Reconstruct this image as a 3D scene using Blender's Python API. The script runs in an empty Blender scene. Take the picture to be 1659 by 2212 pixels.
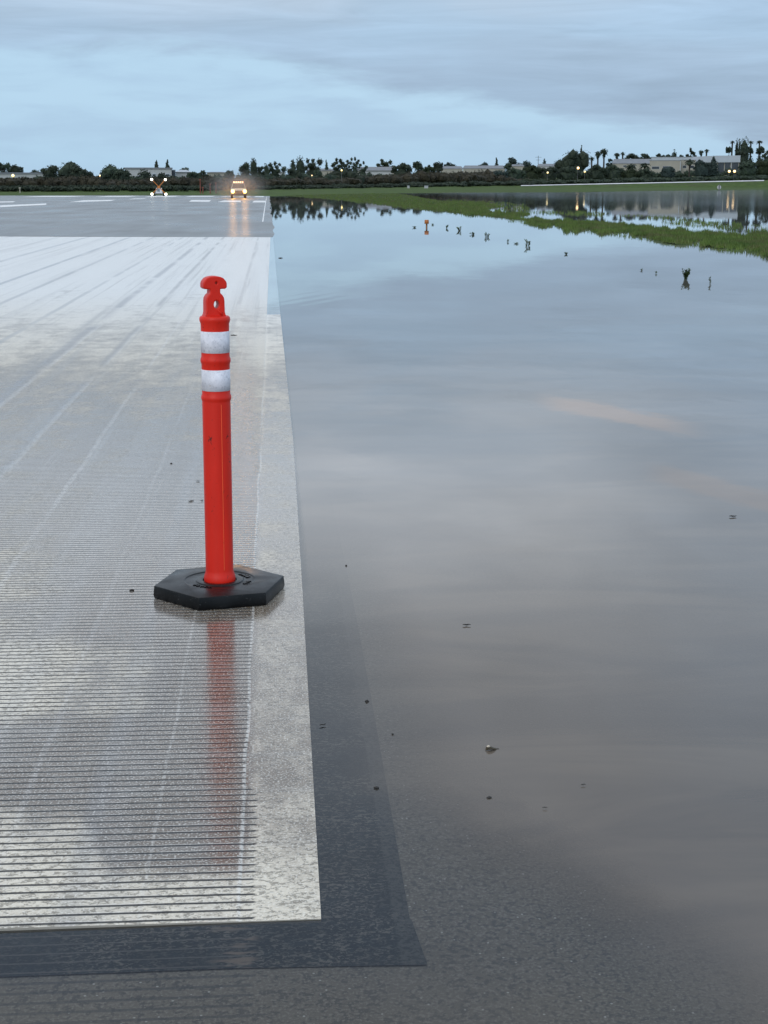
import bpy, bmesh, math, random
from mathutils import Vector, Matrix, noise as mnoise
from mathutils.geometry import tessellate_polygon
random.seed(7)
C = bpy.context.scene.collection
SC = bpy.context.scene

# ------------------------------------------------------------------ camera
FPX, HCAM, YH = 3200.0, 1.41, 401.0          # focal length and horizon row in a 1659 x 2212 frame, eye height in metres
TH = math.atan((1106 - YH) / FPX)
PSI = math.atan(240 * math.cos(TH) / FPX)
cam = bpy.data.cameras.new('camera'); camo = bpy.data.objects.new('camera', cam); C.objects.link(camo)
camo.location = (0, 0, HCAM); camo.rotation_euler = (math.pi / 2 - TH, 0, -PSI)
cam.lens = FPX / 2212 * 36; cam.sensor_width = 36; cam.clip_start = .05; cam.clip_end = 12000
SC.camera = camo
SC.render.resolution_x, SC.render.resolution_y = 768, 1024
SC.view_settings.view_transform = 'Standard'; SC.view_settings.look = 'None'
SC.view_settings.exposure = 0; SC.view_settings.gamma = 1
SC.cycles.use_denoising = True
SC.cycles.max_bounces = 8; SC.cycles.transparent_max_bounces = 8
SC.cycles.sample_clamp_indirect = 4; SC.cycles.sample_clamp_direct = 4

# ------------------------------------------------------------------ node helper
class NT:
    def __init__(s, tree): s.t = tree; tree.nodes.clear()
    def n(s, typ, ins=None, **props):
        nd = s.t.nodes.new(typ)
        for k, v in props.items(): setattr(nd, k, v)
        for k, v in (ins or {}).items(): s.set(nd.inputs[k], v)
        return nd
    def set(s, sock, v):
        if isinstance(v, bpy.types.NodeSocket): s.t.links.new(v, sock)
        elif hasattr(v, 'outputs'): s.t.links.new(v.outputs[0], sock)
        else:
            if isinstance(v, (tuple, list)) and len(v) == 3 and sock.type == 'RGBA': v = (*v, 1)
            sock.default_value = v
    def m(s, op, a, b=0.0, c=0.0):
        return s.n('ShaderNodeMath', {0: a, 1: b, 2: c}, operation=op).outputs[0]
    def ss(s, v, lo, hi, a=0.0, b=1.0):
        return s.n('ShaderNodeMapRange', {0: v, 1: lo, 2: hi, 3: a, 4: b}, interpolation_type='SMOOTHSTEP').outputs[0]
    def lin(s, v, lo, hi, a=0.0, b=1.0):
        return s.n('ShaderNodeMapRange', {0: v, 1: lo, 2: hi, 3: a, 4: b}).outputs[0]
    def mix(s, f, a, b, blend='MIX'):
        nd = s.n('ShaderNodeMix', data_type='RGBA', blend_type=blend)
        s.set(nd.inputs[0], f); s.set(nd.inputs[6], a); s.set(nd.inputs[7], b)
        return nd.outputs[2]
    def noise(s, vec, scale, detail=3, rough=.5, dist=0.0):
        return s.n('ShaderNodeTexNoise', {'Vector': vec, 'Scale': scale, 'Detail': detail, 'Roughness': rough, 'Distortion': dist}).outputs[0]
    def vscale(s, vec, sc):
        return s.n('ShaderNodeMapping', {'Vector': vec, 'Scale': sc}).outputs[0]
    def ramp(s, f, stops):
        r = s.n('ShaderNodeValToRGB', {0: f}); e = r.color_ramp.elements
        while len(e) < len(stops): e.new(.5)
        for i, (p, c) in enumerate(stops):
            e[i].position = p; e[i].color = (*c, 1) if isinstance(c, (tuple, list)) else (c, c, c, 1)
        return r.outputs[0]

# ------------------------------------------------------------------ sky and light
SUN_EL, SUN_AZ = 26.0, 205.0                   # behind the camera, a little to the left, veiled by cloud
w = bpy.data.worlds.new('World'); SC.world = w; w.use_nodes = True
T = NT(w.node_tree)
gen = T.n('ShaderNodeTexCoord').outputs['Generated']
sep = T.n('ShaderNodeSeparateXYZ', {0: gen})
dx, dy, dz = sep.outputs
el = T.m('MULTIPLY', T.m('ARCSINE', dz), 57.2958)
az = T.m('MULTIPLY', T.m('ARCTAN2', dx, dy), 57.2958)
nA = T.noise(T.vscale(gen, (9, 9, 46)), 1.0, 6, .55, .3)
nB = T.noise(T.vscale(gen, (5, 5, 20)), 1.0, 4, .5, .2)
nC = T.noise(T.vscale(gen, (22, 22, 120)), 1.0, 5, .6)
eb = T.ramp(T.lin(az, -12, 20), [(0, .80), (.26, .80), (.37, .72), (.50, .54), (.66, .47), (.82, .30), (1, .20)])
eb = T.m('MULTIPLY', eb, 6.0)
dlt = T.m('SUBTRACT', el, eb)
dlt = T.m('ADD', dlt, T.m('MULTIPLY', T.m('SUBTRACT', nA, .5), 3.0))
dlt = T.m('ADD', dlt, T.m('MULTIPLY', T.m('SUBTRACT', nC, .5), .9))
deck = T.ss(dlt, -.45, .75)
clear = T.ramp(T.lin(el, 0, 8), [(0, (.41, .585, .775)), (.12, (.435, .64, .83)), (.4, (.465, .67, .855)), (1, (.465, .66, .84))])
clear = T.mix(T.m('MULTIPLY', T.ss(nA, .42, .68), .55), clear, (.375, .535, .73))
cl = T.ramp(T.lin(el, 0, 40), [(0, (.35, .48, .64)), (.08, (.34, .47, .64)), (.14, (.40, .54, .71)), (.2, (.62, .73, .86)),
                              (.28, (.90, 1.0, 1.12)), (.36, (.98, 1.06, 1.15)), (.43, (.72, .79, .88)), (.55, (.60, .69, .82)), (.72, (.42, .54, .74)), (1, (1.0, 1.02, 1.04))])
cb = T.m('MULTIPLY', T.ss(nB, .42, .66), T.ss(el, 1.5, 4.5))
cl = T.mix(T.m('MULTIPLY', cb, .62), cl, T.mix(T.ss(el, 7, 14), (.42, .60, .80), (.72, .80, .90)))
br = T.m('MULTIPLY', T.ss(az, 10, 19), T.ss(el, 4.3, 6.6))
cl = T.mix(T.m('MULTIPLY', br, .55), cl, (.40, .575, .79))
col = T.mix(deck, clear, cl)
nD = T.noise(T.vscale(gen, (7, 7, 85)), 1.0, 5, .6, .6)
col = T.mix(T.m('MULTIPLY', T.m('MULTIPLY', deck, T.ss(el, 7, 11, 1, .15)), .75), col, T.mix(1.0, col, T.ramp(nD, [(.3, .82), (.7, 1.10)]), 'MULTIPLY'))
# thin breaks in the cloud that glow pink above the frame
def pink(col, a0, a1, e0, slope, th, amt):
    d = T.m('SUBTRACT', el, T.m('ADD', T.m('MULTIPLY', T.m('SUBTRACT', az, a0), slope), e0))
    d = T.m('ADD', d, T.m('MULTIPLY', T.m('SUBTRACT', nA, .5), .25))
    k = T.m('MULTIPLY', T.ss(T.m('ABSOLUTE', d), th * .35, th, 1, 0), T.m('MULTIPLY', T.ss(az, a0, a0 + 1.6), T.ss(az, a1 - 2.5, a1, 1, 0)))
    return T.mix(T.m('MULTIPLY', k, amt), col, (.98, .88, .86))
col = pink(col, 9.8, 17.0, 8.0, .17, .40, .5)
col = pink(col, 14.0, 22.0, 10.6, .2, .55, .32)
big = T.noise(T.vscale(gen, (3.2, 3.2, 7)), 1.0, 4, .5, .4)
col = T.mix(T.ss(el, 6, 10), col, T.mix(1.0, col, T.ramp(big, [(.3, .86), (.72, 1.25)]), 'MULTIPLY'))
back = T.m('ADD', 1.0, T.m('MULTIPLY', T.ss(dy, .1, -.8), .45))
colv = T.n('ShaderNodeVectorMath', {0: col, 'Scale': back}, operation='SCALE').outputs[0]
sky = T.n('ShaderNodeTexSky', sky_type='NISHITA', sun_disc=False, sun_elevation=math.radians(SUN_EL), sun_rotation=math.radians(SUN_AZ))
bg1 = T.n('ShaderNodeBackground', {0: colv, 1: .97}); bg2 = T.n('ShaderNodeBackground', {0: sky, 1: .006})
add = T.n('ShaderNodeAddShader', {0: bg1, 1: bg2})
T.n('ShaderNodeOutputWorld', {0: add})
sl = bpy.data.lights.new('sun', 'SUN'); sl.energy = .6; sl.angle = math.radians(35); sl.color = (1, .95, .9)
so = bpy.data.objects.new('sun', sl); C.objects.link(so)
so.rotation_euler = (math.radians(90 - SUN_EL), 0, math.radians(-SUN_AZ + 180)); so.location = (0, 0, 60)

# ------------------------------------------------------------------ picture geometry -> ground
Fv = Vector((math.sin(PSI) * math.cos(TH), math.cos(PSI) * math.cos(TH), -math.sin(TH)))
Rv = Vector((math.cos(PSI), -math.sin(PSI), 0)); Uv = Rv.cross(Fv)
Fh = Vector((math.sin(PSI), math.cos(PSI), 0)); C2 = math.cos(TH) ** 2
def P(x, y, z=0.0):
    d = Fv + Rv * ((x - 829.5) / FPX) - Uv * ((y - 1106) / FPX)
    t = (z - HCAM) / d.z
    return Vector((0, 0, HCAM)) + d * t
def AT(x, D, z=0.0):
    p = Fh * D + Rv * ((x - 829.5) / FPX * D * math.cos(TH)); return Vector((p.x, p.y, z))
def ZP(y, D): return HCAM + D * (YH - y) / FPX * C2
def WP(px, D): return px / FPX * D * math.cos(TH)
def pl(x, kn):
    if x <= kn[0][0]: return kn[0][1]
    for (a, va), (b, vb) in zip(kn, kn[1:]):
        if x <= b: return va + (vb - va) * (x - a) / (b - a)
    return kn[-1][1]

# ------------------------------------------------------------------ mesh helper
class MB:
    def __init__(s): s.v = []; s.f = []
    def quad(s, a, b, c, d):
        i = len(s.v); s.v += [a, b, c, d]; s.f.append((i, i + 1, i + 2, i + 3)); return s
    def tri(s, a, b, c):
        i = len(s.v); s.v += [a, b, c]; s.f.append((i, i + 1, i + 2)); return s
    def box(s, c, d, rz=0.0, top=1.0):
        i = len(s.v); cs, sn = math.cos(rz), math.sin(rz)
        for z in (-.5, .5):
            k = top if z > 0 else 1
            for x, y in ((-.5, -.5), (.5, -.5), (.5, .5), (-.5, .5)):
                X, Y = x * d[0] * k, y * d[1] * k
                s.v.append((c[0] + X * cs - Y * sn, c[1] + X * sn + Y * cs, c[2] + z * d[2]))
        s.f += [tuple(i + q for q in f) for f in ((0, 3, 2, 1), (4, 5, 6, 7), (0, 1, 5, 4), (1, 2, 6, 5), (2, 3, 7, 6), (3, 0, 4, 7))]; return s
    def prism(s, pts, y0, y1, ax='y'):        # outline in x,z pushed along y (or y,z along x)
        i = len(s.v); n = len(pts)
        for yy in (y0, y1):
            for a, b in pts: s.v.append((a, yy, b) if ax == 'y' else (yy, a, b))
        s.f.append(tuple(range(i, i + n))); s.f.append(tuple(range(i + 2 * n - 1, i + n - 1, -1)))
        for k in range(n):
            l = (k + 1) % n; s.f.append((i + k, i + n + k, i + n + l, i + l))
        return s
    def lathe(s, prof, seg=32, c=(0, 0, 0), cap=True):
        i = len(s.v); n = len(prof)
        for r, z in prof:
            for k in range(seg):
                a = 2 * math.pi * k / seg; s.v.append((c[0] + r * math.cos(a), c[1] + r * math.sin(a), c[2] + z))
        for j in range(n - 1):
            for k in range(seg):
                l = (k + 1) % seg; s.f.append((i + j * seg + k, i + j * seg + l, i + (j + 1) * seg + l, i + (j + 1) * seg + k))
        if cap:
            s.f.append(tuple(i + k for k in range(seg - 1, -1, -1))); s.f.append(tuple(i + (n - 1) * seg + k for k in range(seg)))
        return s
    def tube(s, pts, rad, seg=6):
        i = len(s.v); n = len(pts); pts = [Vector(p) for p in pts]
        for j, p in enumerate(pts):
            d = (pts[min(j + 1, n - 1)] - pts[max(j - 1, 0)]).normalized()
            a = d.orthogonal().normalized(); b = d.cross(a); r = rad[j] if isinstance(rad, (list, tuple)) else rad
            for k in range(seg):
                t = 2 * math.pi * k / seg; s.v.append(tuple(p + (a * math.cos(t) + b * math.sin(t)) * r))
        for j in range(n - 1):
            for k in range(seg):
                l = (k + 1) % seg; s.f.append((i + j * seg + k, i + j * seg + l, i + (j + 1) * seg + l, i + (j + 1) * seg + k))
        s.f.append(tuple(i + k for k in range(seg - 1, -1, -1))); s.f.append(tuple(i + (n - 1) * seg + k for k in range(seg))); return s
    def blob(s, c, r, sub=2, amp=.2, seed=0):
        bm = bmesh.new(); bmesh.ops.create_icosphere(bm, subdivisions=sub, radius=1); i = len(s.v); bm.verts.index_update()
        for v in bm.verts:
            k = 1 + amp * mnoise.noise(v.co * 1.7 + Vector((seed * 3.1, seed, 0)))
            s.v.append((c[0] + v.co.x * r[0] * k, c[1] + v.co.y * r[1] * k, c[2] + v.co.z * r[2] * k))
        for f in bm.faces: s.f.append(tuple(i + v.index for v in f.verts))
        bm.free(); return s
    def leaves(s, c, r, size, n, rnd):
        for _ in range(n):
            u = Vector((rnd.gauss(0, 1), rnd.gauss(0, 1), rnd.gauss(0, 1))).normalized()
            k = rnd.uniform(.72, 1.12)
            p = Vector((c[0] + u.x * r[0] * k, c[1] + u.y * r[1] * k, c[2] + u.z * r[2] * k))
            a = Vector((rnd.gauss(0, 1), rnd.gauss(0, 1), rnd.gauss(0, 1))).normalized(); b = a.orthogonal().normalized()
            g = size * rnd.uniform(.55, 1.3)
            s.quad(tuple(p - a * g * .5), tuple(p + b * g * .4), tuple(p + a * g * .6), tuple(p - b * g * .38))
        return s
    def build(s, name, mat, parent=None, smooth=False, loc=None):
        me = bpy.data.meshes.new(name); me.from_pydata([tuple(v) for v in s.v], [], s.f); me.update()
        if smooth: me.shade_smooth()
        if mat: me.materials.append(mat)
        o = bpy.data.objects.new(name, me); C.objects.link(o)
        if parent: o.parent = parent
        if loc is not None: o.location = loc
        return o
def tag(o, label=None, cat=None, group=None, kind=None):
    for k, v in (('label', label), ('category', cat), ('group', group), ('kind', kind)):
        if v: o[k] = v
    return o
def thing(name, label, cat, loc, rz=0.0, group=None):
    o = bpy.data.objects.new(name, None); C.objects.link(o); o.location = loc; o.rotation_euler = (0, 0, rz)
    o.empty_display_size = .1
    return tag(o, label, cat, group)
def soften(o, width, seg=2, ang=35):
    b = o.modifiers.new('bevel', 'BEVEL'); b.width = width; b.segments = seg; b.limit_method = 'ANGLE'; b.angle_limit = math.radians(ang)
    o.data.shade_smooth(); return o

# ------------------------------------------------------------------ plain materials
def plain(name, col, rough=.6, spec=.5, metal=0.0, var=.12, vs=6.0, bump=0.0, emit=None, es=0.0):
    m = bpy.data.materials.new(name); m.use_nodes = True; t = NT(m.node_tree)
    p = t.n('ShaderNodeTexCoord').outputs['Object']
    nz = t.noise(p, vs, 4, .55)
    c = t.mix(t.m('MULTIPLY', t.ss(nz, .35, .7), 1.0), tuple(x * (1 - var) for x in col), tuple(min(1, x * (1 + var)) for x in col))
    b = t.n('ShaderNodeBsdfPrincipled', {'Base Color': c, 'Roughness': rough, 'Metallic': metal, 'Specular IOR Level': spec})
    if bump: t.set(b.inputs['Normal'], t.n('ShaderNodeBump', {'Strength': bump, 'Distance': .002, 'Height': t.noise(p, vs * 20, 3)}))
    if emit: t.set(b.inputs['Emission Color'], (*emit, 1)); b.inputs['Emission Strength'].default_value = es
    t.n('ShaderNodeOutputMaterial', {0: b}); return m
def foliage(name, c0, c1):
    m = bpy.data.materials.new(name); m.use_nodes = True; t = NT(m.node_tree)
    p = t.n('ShaderNodeTexCoord').outputs['Object']; rnd = t.n('ShaderNodeObjectInfo').outputs['Random']
    nz = t.noise(p, .6, 4, .6)
    c = t.mix(t.ss(nz, .35, .68), c0, c1)
    c = t.n('ShaderNodeHueSaturation', {'Hue': t.lin(rnd, 0, 1, .48, .52), 'Value': t.lin(rnd, 0, 1, .75, 1.25), 'Color': c}).outputs[0]
    b = t.n('ShaderNodeBsdfPrincipled', {'Base Color': c, 'Roughness': .75, 'Specular IOR Level': .2})
    t.n('ShaderNodeOutputMaterial', {0: b}); return m
LEAF = dict(dark=foliage('leaf_dark', (.019, .030, .022), (.040, .056, .034)),
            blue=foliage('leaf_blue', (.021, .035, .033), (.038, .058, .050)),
            olive=foliage('leaf_olive', (.013, .021, .010), (.028, .038, .017)),
            brown=foliage('leaf_brown', (.018, .017, .011), (.038, .033, .021)),
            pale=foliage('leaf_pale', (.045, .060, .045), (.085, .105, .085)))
BARK = plain('bark', (.05, .042, .035), .9)
GLASS = plain('window_glass', (.03, .037, .045), .12, .6)

# ------------------------------------------------------------------ ground heights
XE = [(2.0, .072), (2.68, .072), (5, .082), (8.2, .092), (17, .06), (42.3, -.02)]       # outer edge of the white paint, x by y
def xe(y): return pl(y, XE)
Y0, Y1 = 2.675, 42.25
def xw(y): return pl(y, [(42, -.28), (60, -.32), (100, -.45), (175, -.66), (260, -.9)])  # water's edge along the far runway
def zwhite(x, y):
    if x > -.088:
        return .0022 - .0052 * min(1, max(0, (y - 15.8) / 2.2))
    z = .0030 + .0055 * (-.09 - x)
    k = min(1, max(0, (y - 17) / 3))
    z += k * (-.0016 + .0022 * mnoise.noise(Vector((x * 1.3, y * .42, 3.7))) + .0012 * mnoise.noise(Vector((x * 4, y * 1.6, 1.1))))
    return min(z, .05)
def zfar(x, y):
    return max(-.25, min(.05, .002 + .007 * (xw(y) - x) + .0012 * mnoise.noise(Vector((x * .5, y * .16, 9.)))))
def zbed(x, y):
    d = max(0, x - xe(min(max(y, 2.68), 42)))
    return -.0035 - min(.012 * d, .02) - min(.02 * max(0, d - 1), .22)
def grid(xs_of_y, ys, zf, off=0.0):
    m = MB(); n = None
    for y in ys:
        xs = xs_of_y(y); n = len(xs)
        for x in xs: m.v.append((x, y, zf(x, y) + off))
    for j in range(len(ys) - 1):
        for k in range(n - 1):
            a = j * n + k; m.f.append((a, a + 1, a + n + 1, a + n))
    return m
def geo(a, b, n): return [a * (b / a) ** (i / (n - 1)) for i in range(n)]

# shared node bits for the pavement
def pave_coords(t):
    g = t.n('ShaderNodeNewGeometry').outputs['Position']; s = t.n('ShaderNodeSeparateXYZ', {0: g}); return g, s.outputs[0], s.outputs[1]
def grooves(t, g, x, y, w0=.085, w1=.16):
    wob = t.m('MULTIPLY', t.m('SUBTRACT', t.noise(t.vscale(g, (9, 30, 1)), 1, 3), .5), .10)
    k = t.m('ADD', t.m('DIVIDE', t.m('SUBTRACT', y, 2.687), .0337), wob)
    fr = t.m('ABSOLUTE', t.m('SUBTRACT', t.m('FRACT', t.m('ADD', k, .5)), .5))
    lim = t.m('ADD', -.086, t.m('MULTIPLY', t.ss(y, 3.3, 3.36, 1, 0), .028))
    msk = t.ss(t.m('SUBTRACT', x, t.m('ADD', lim, t.m('MULTIPLY', t.m('SUBTRACT', t.noise(t.vscale(g, (1, 40, 1)), 1, 1), .5), .02))), -.006, .004, 1, 0)
    return t.m('MULTIPLY', t.ss(fr, w0, w1, 1, 0), msk)
def vline(t, g, x, x0, wd, soft):
    wob = t.m('MULTIPLY', t.m('SUBTRACT', t.noise(t.vscale(g, (.1, 1.1, 1)), 1, 6, .6), .5), .035)
    return t.ss(t.m('ABSOLUTE', t.m('SUBTRACT', t.m('ADD', x, wob), x0)), wd, wd + soft, 1, 0)

# white paint
m = bpy.data.materials.new('white_paint'); m.use_nodes = True; t = NT(m.node_tree); g, x, y = pave_coords(t)
gr = grooves(t, g, x, y)
n_big = t.noise(t.vscale(g, (1.6, .42, 1)), 1.0, 5, .6, .4)
n_mid = t.noise(t.vscale(g, (7, 3.2, 1)), 1.0, 5, .65, .3)
n_streak = t.noise(t.vscale(g, (11, .10, 1)), 1.0, 5, .65)
n_streak2 = t.noise(t.vscale(g, (3.2, .035, 1)), 1.0, 4, .6)
n_grit = t.noise(t.vscale(g, (50, 80, 1)), 1.0, 5, .72, .8)
n_grit2 = t.noise(t.vscale(g, (170, 200, 1)), 1.0, 2, .6)
n_tile = t.noise(t.vscale(g, (2.0, 14, 1)), 1.0, 3, .6)
# worn: the grey wheel track between the post and the seam, broken by patches
track = t.m('MULTIPLY', t.ss(x, -.95, -.5), t.ss(x, -.10, -.06, 1, 0))
nearw = t.m('MULTIPLY', track, t.m('MULTIPLY', t.ss(t.m('SUBTRACT', y, t.ss(x, -.48, -.34, .38, 0)), 2.76, 3.02), t.ss(y, 9, 4.6, 0, 1)))
worn = t.m('ADD', t.m('MULTIPLY', nearw, .33), t.m('ADD', t.m('MULTIPLY', n_big, .55), t.m('MULTIPLY', n_mid, .45)))
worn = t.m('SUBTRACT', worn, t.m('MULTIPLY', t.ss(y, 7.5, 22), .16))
worn = t.m('SUBTRACT', worn, t.m('MULTIPLY', t.ss(y, 2.68, 3.05, 1, 0), .06))
worn = t.m('ADD', worn, t.m('MULTIPLY', t.m('SUBTRACT', t.noise(t.vscale(g, (2.6, 5, 1)), 1, 5, .62, .8), .5), .34))
worn = t.m('ADD', worn, t.m('MULTIPLY', t.m('MULTIPLY', t.ss(x, -.09, -.06), t.ss(y, 2.8, 3.6)), .07))
band = t.m('MULTIPLY', t.m('MULTIPLY', t.ss(y, 3.75, 3.95), t.ss(y, 4.35, 4.7, 1, 0)), t.ss(x, -.42, -.32, 1, 0))
worn = t.m('SUBTRACT', worn, t.m('MULTIPLY', band, .28))
dark = t.m('MULTIPLY', t.m('MULTIPLY', t.ss(y, 3.0, 3.25), t.ss(y, 3.6, 3.85, 1, 0)), t.ss(x, -.12, -.2))
worn = t.m('ADD', t.m('ADD', worn, t.m('MULTIPLY', dark, .10)), t.m('MULTIPLY', t.ss(y, 2.9, 3.4), t.ss(y, 14, 24, .07, 0)))
mids = t.m('MULTIPLY', t.ss(y, 5.0, 6.5), t.ss(y, 9, 15, 1, 0))
worn = t.m('ADD', worn, t.m('MULTIPLY', t.m('MULTIPLY', mids, t.ss(x, -.1, -.2)), .12))
wornk = t.ss(worn, .40, .78)
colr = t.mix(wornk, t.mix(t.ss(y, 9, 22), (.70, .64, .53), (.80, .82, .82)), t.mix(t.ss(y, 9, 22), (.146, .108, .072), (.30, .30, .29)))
colr = t.mix(t.m('MULTIPLY', t.ss(n_tile, .5, .72), t.ss(y, 4, 16, .35, .14)), colr, (.33, .32, .30))
colr = t.mix(t.m('MULTIPLY', t.ss(n_streak, .52, .72), t.ss(y, 4, 9, .06, .45)), colr, (.38, .39, .39))
colr = t.mix(t.m('MULTIPLY', t.ss(n_streak2, .5, .7), .22), colr, (.38, .40, .42))
for x0, wd, sf, c, a in ((-.091, .0022, .004, (.74, .72, .67), .62), (-.285, .0018, .004, (.70, .68, .63), .34), (-.60, .003, .01, (.8, .8, .8), .16),
                         (-1.36, .006, .02, (.8, .8, .78), .38), (-1.385, .004, .05, (.22, .24, .27), .6), (-1.79, .006, .024, (.8, .8, .8), .35),
                         (-1.845, .01, .07, (.22, .25, .30), .6), (-1.0, .006, .012, (.76, .76, .75), .3), (-2.5, .01, .04, (.3, .34, .38), .5),
                         (-3.3, .01, .05, (.27, .31, .36), .5), (-3.95, .02, .05, (.26, .31, .37), .6), (-5.1, .02, .07, (.27, .32, .38), .5), (-7.2, .02, .06, (.3, .35, .4), .5),
                         (-.43, .008, .03, (.24, .25, .27), .35)):
    brk = t.m('MULTIPLY', t.ss(t.noise(t.vscale(g, (.3, .5, 1)), 1, 2), .3, .5), t.ss(n_grit, .62, .45, .35, 1))
    colr = t.mix(t.m('MULTIPLY', t.m('MULTIPLY', vline(t, g, x, x0, wd, sf), a), brk), colr, c)
# small pits that show dark aggregate
pit = t.ss(n_grit, .50, .56); pit2 = t.ss(n_grit2, .54, .63)
pf = t.m('MULTIPLY', t.m('MULTIPLY', pit, t.ss(y, 5, 16, 1, .2)), t.m('ADD', .66, t.m('MULTIPLY', wornk, .1)))
colr = t.mix(pf, colr, (.115, .10, .078))
colr = t.mix(t.m('MULTIPLY', pit2, t.ss(y, 4, 12, .55, .1)), colr, (.82, .80, .74))
gfade = t.ss(y, 5, 14, 1, .45)
colr = t.mix(t.m('MULTIPLY', gr, t.m('MULTIPLY', gfade, .93)), colr, (.035, .038, .042))
lip = t.m('MULTIPLY', grooves(t, g, x, t.m('SUBTRACT', y, .0052), .03, .075), t.m('MULTIPLY', t.ss(n_mid, .40, .58), t.ss(y, 4, 9, .45, .25)))
lip = t.m('MULTIPLY', lip, t.m('SUBTRACT', 1.0, gr))
colr = t.mix(lip, colr, (.80, .79, .76))
wet = t.m('MULTIPLY', wornk, t.ss(y, 6, 14, 1, .5))
rgh = t.m('ADD', t.lin(wet, 0, 1, .46, .13), t.m('MULTIPLY', pit, .10))
hgt = t.m('SUBTRACT', t.m('ADD', t.m('MULTIPLY', n_grit, .5), t.m('MULTIPLY', n_grit2, .2)), t.m('MULTIPLY', gr, 1.6))
bmp = t.n('ShaderNodeBump', {'Strength': t.lin(wet, 0, 1, .5, .22), 'Distance': .0016, 'Height': hgt})
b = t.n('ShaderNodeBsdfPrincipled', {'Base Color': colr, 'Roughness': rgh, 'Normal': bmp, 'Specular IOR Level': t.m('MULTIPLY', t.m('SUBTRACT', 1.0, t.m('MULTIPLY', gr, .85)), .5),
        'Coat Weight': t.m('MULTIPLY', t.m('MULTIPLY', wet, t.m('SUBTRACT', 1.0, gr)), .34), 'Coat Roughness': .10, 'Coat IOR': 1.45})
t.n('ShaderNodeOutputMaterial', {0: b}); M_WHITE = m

# asphalt (far runway, and the drowned shoulder nearby)
def asphalt(name, base, lo, hi, rough, near):
    m = bpy.data.materials.new(name); m.use_nodes = True; t = NT(m.node_tree); g, x, y = pave_coords(t)
    st = t.noise(t.vscale(g, (.9, .012, 1)), 1.0, 4, .6); pt = t.noise(t.vscale(g, (.35, .10, 1)), 1, 4, .55)
    c = t.mix(t.ss(st, .35, .68), tuple(v * lo for v in base), tuple(v * hi for v in base))
    c = t.mix(t.m('MULTIPLY', t.ss(pt, .45, .7), .5), c, tuple(v * lo for v in base))
    hgt = None
    if near:
        g1 = t.noise(g, 150, 4, .7); g2 = t.noise(g, 75, 2, .6)
        c = t.mix(t.m('MULTIPLY', t.ss(g1, .50, .62), .6), c, (.27, .25, .22))
        c = t.mix(t.m('MULTIPLY', t.ss(g2, .50, .36), .6), c, (.035, .035, .036))
        v = t.n('ShaderNodeTexVoronoi', {'Vector': g, 'Scale': 95.0}); vc = t.n('ShaderNodeSeparateXYZ', {0: v.outputs['Color']}).outputs[0]
        c = t.mix(t.m('MULTIPLY', t.m('MULTIPLY', t.ss(v.outputs['Distance'], .28, .14, 0, 1), t.m('GREATER_THAN', vc, .93)), .8), c, (.5, .49, .46))
        gv = grooves(t, g, x, y, .09, .17)
        c = t.mix(t.m('MULTIPLY', gv, .6), c, (.04, .042, .045))
        c = t.mix(t.m('MULTIPLY', t.ss(t.noise(g, 1.2, 4), .4, .7), .35), c, (.13, .115, .095))
    b = t.n('ShaderNodeBsdfPrincipled', {'Base Color': c, 'Roughness': rough, 'Specular IOR Level': .5 if near else .40})
    if near: t.set(b.inputs['Normal'], t.n('ShaderNodeBump', {'Strength': .5, 'Distance': .003, 'Height': g1}))
    else:
        t.set(b.inputs['Roughness'], t.lin(pt, .3, .7, rough + .08, rough - .06))
        t.set(b.inputs['Normal'], t.n('ShaderNodeBump', {'Strength': .14, 'Distance': .004, 'Height': t.noise(g, 30, 3)}))
    t.n('ShaderNodeOutputMaterial', {0: b}); return m
M_FAR = asphalt('asphalt_far', (.066, .068, .070), .62, 1.2, .28, False)
M_BED = asphalt('asphalt_wet', (.150, .132, .106), .75, 1.25, .6, True)
# black border paint, worn to the aggregate
m = bpy.data.materials.new('black_paint'); m.use_nodes = True; t = NT(m.node_tree); g, x, y = pave_coords(t)
c = t.mix(t.ss(t.noise(g, 26, 4, .65), .45, .68), (.004, .008, .011), (.010, .017, .021))
fl = t.m('MULTIPLY', t.ss(t.noise(t.vscale(g, (70, 120, 1)), 1, 4, .68, 1.2), .51, .58), t.ss(t.noise(g, 5, 3), .35, .62, .25, 1))
c = t.mix(t.m('MULTIPLY', fl, .62), c, (.21, .19, .16))
outer = t.ss(x, .212, .218)
c = t.mix(t.m('MULTIPLY', outer, t.ss(t.noise(g, 120, 3), .42, .58, .15, .8)), c, (.070, .070, .066))
pk = t.m('MULTIPLY', t.ss(t.noise(t.vscale(g, (9, 42, 1)), 1, 3, .6), .5, .6), t.m('MULTIPLY', t.ss(x, -.16, -.10), t.ss(x, -.07, -.04, 1, 0)))
c = t.mix(t.m('MULTIPLY', pk, t.ss(y, 2.66, 2.69, .9, 0)), c, (.17, .13, .10))
gv = grooves(t, g, x, y, .04, .09)
c = t.mix(t.m('MULTIPLY', gv, .55), c, (.13, .12, .11))
b = t.n('ShaderNodeBsdfPrincipled', {'Base Color': c, 'Roughness': .6}); t.n('ShaderNodeOutputMaterial', {0: b}); M_BLACK = m
M_MARK = plain('marking_paint', (.74, .75, .75), .45, .5, 0, .1, 1.2)
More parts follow.
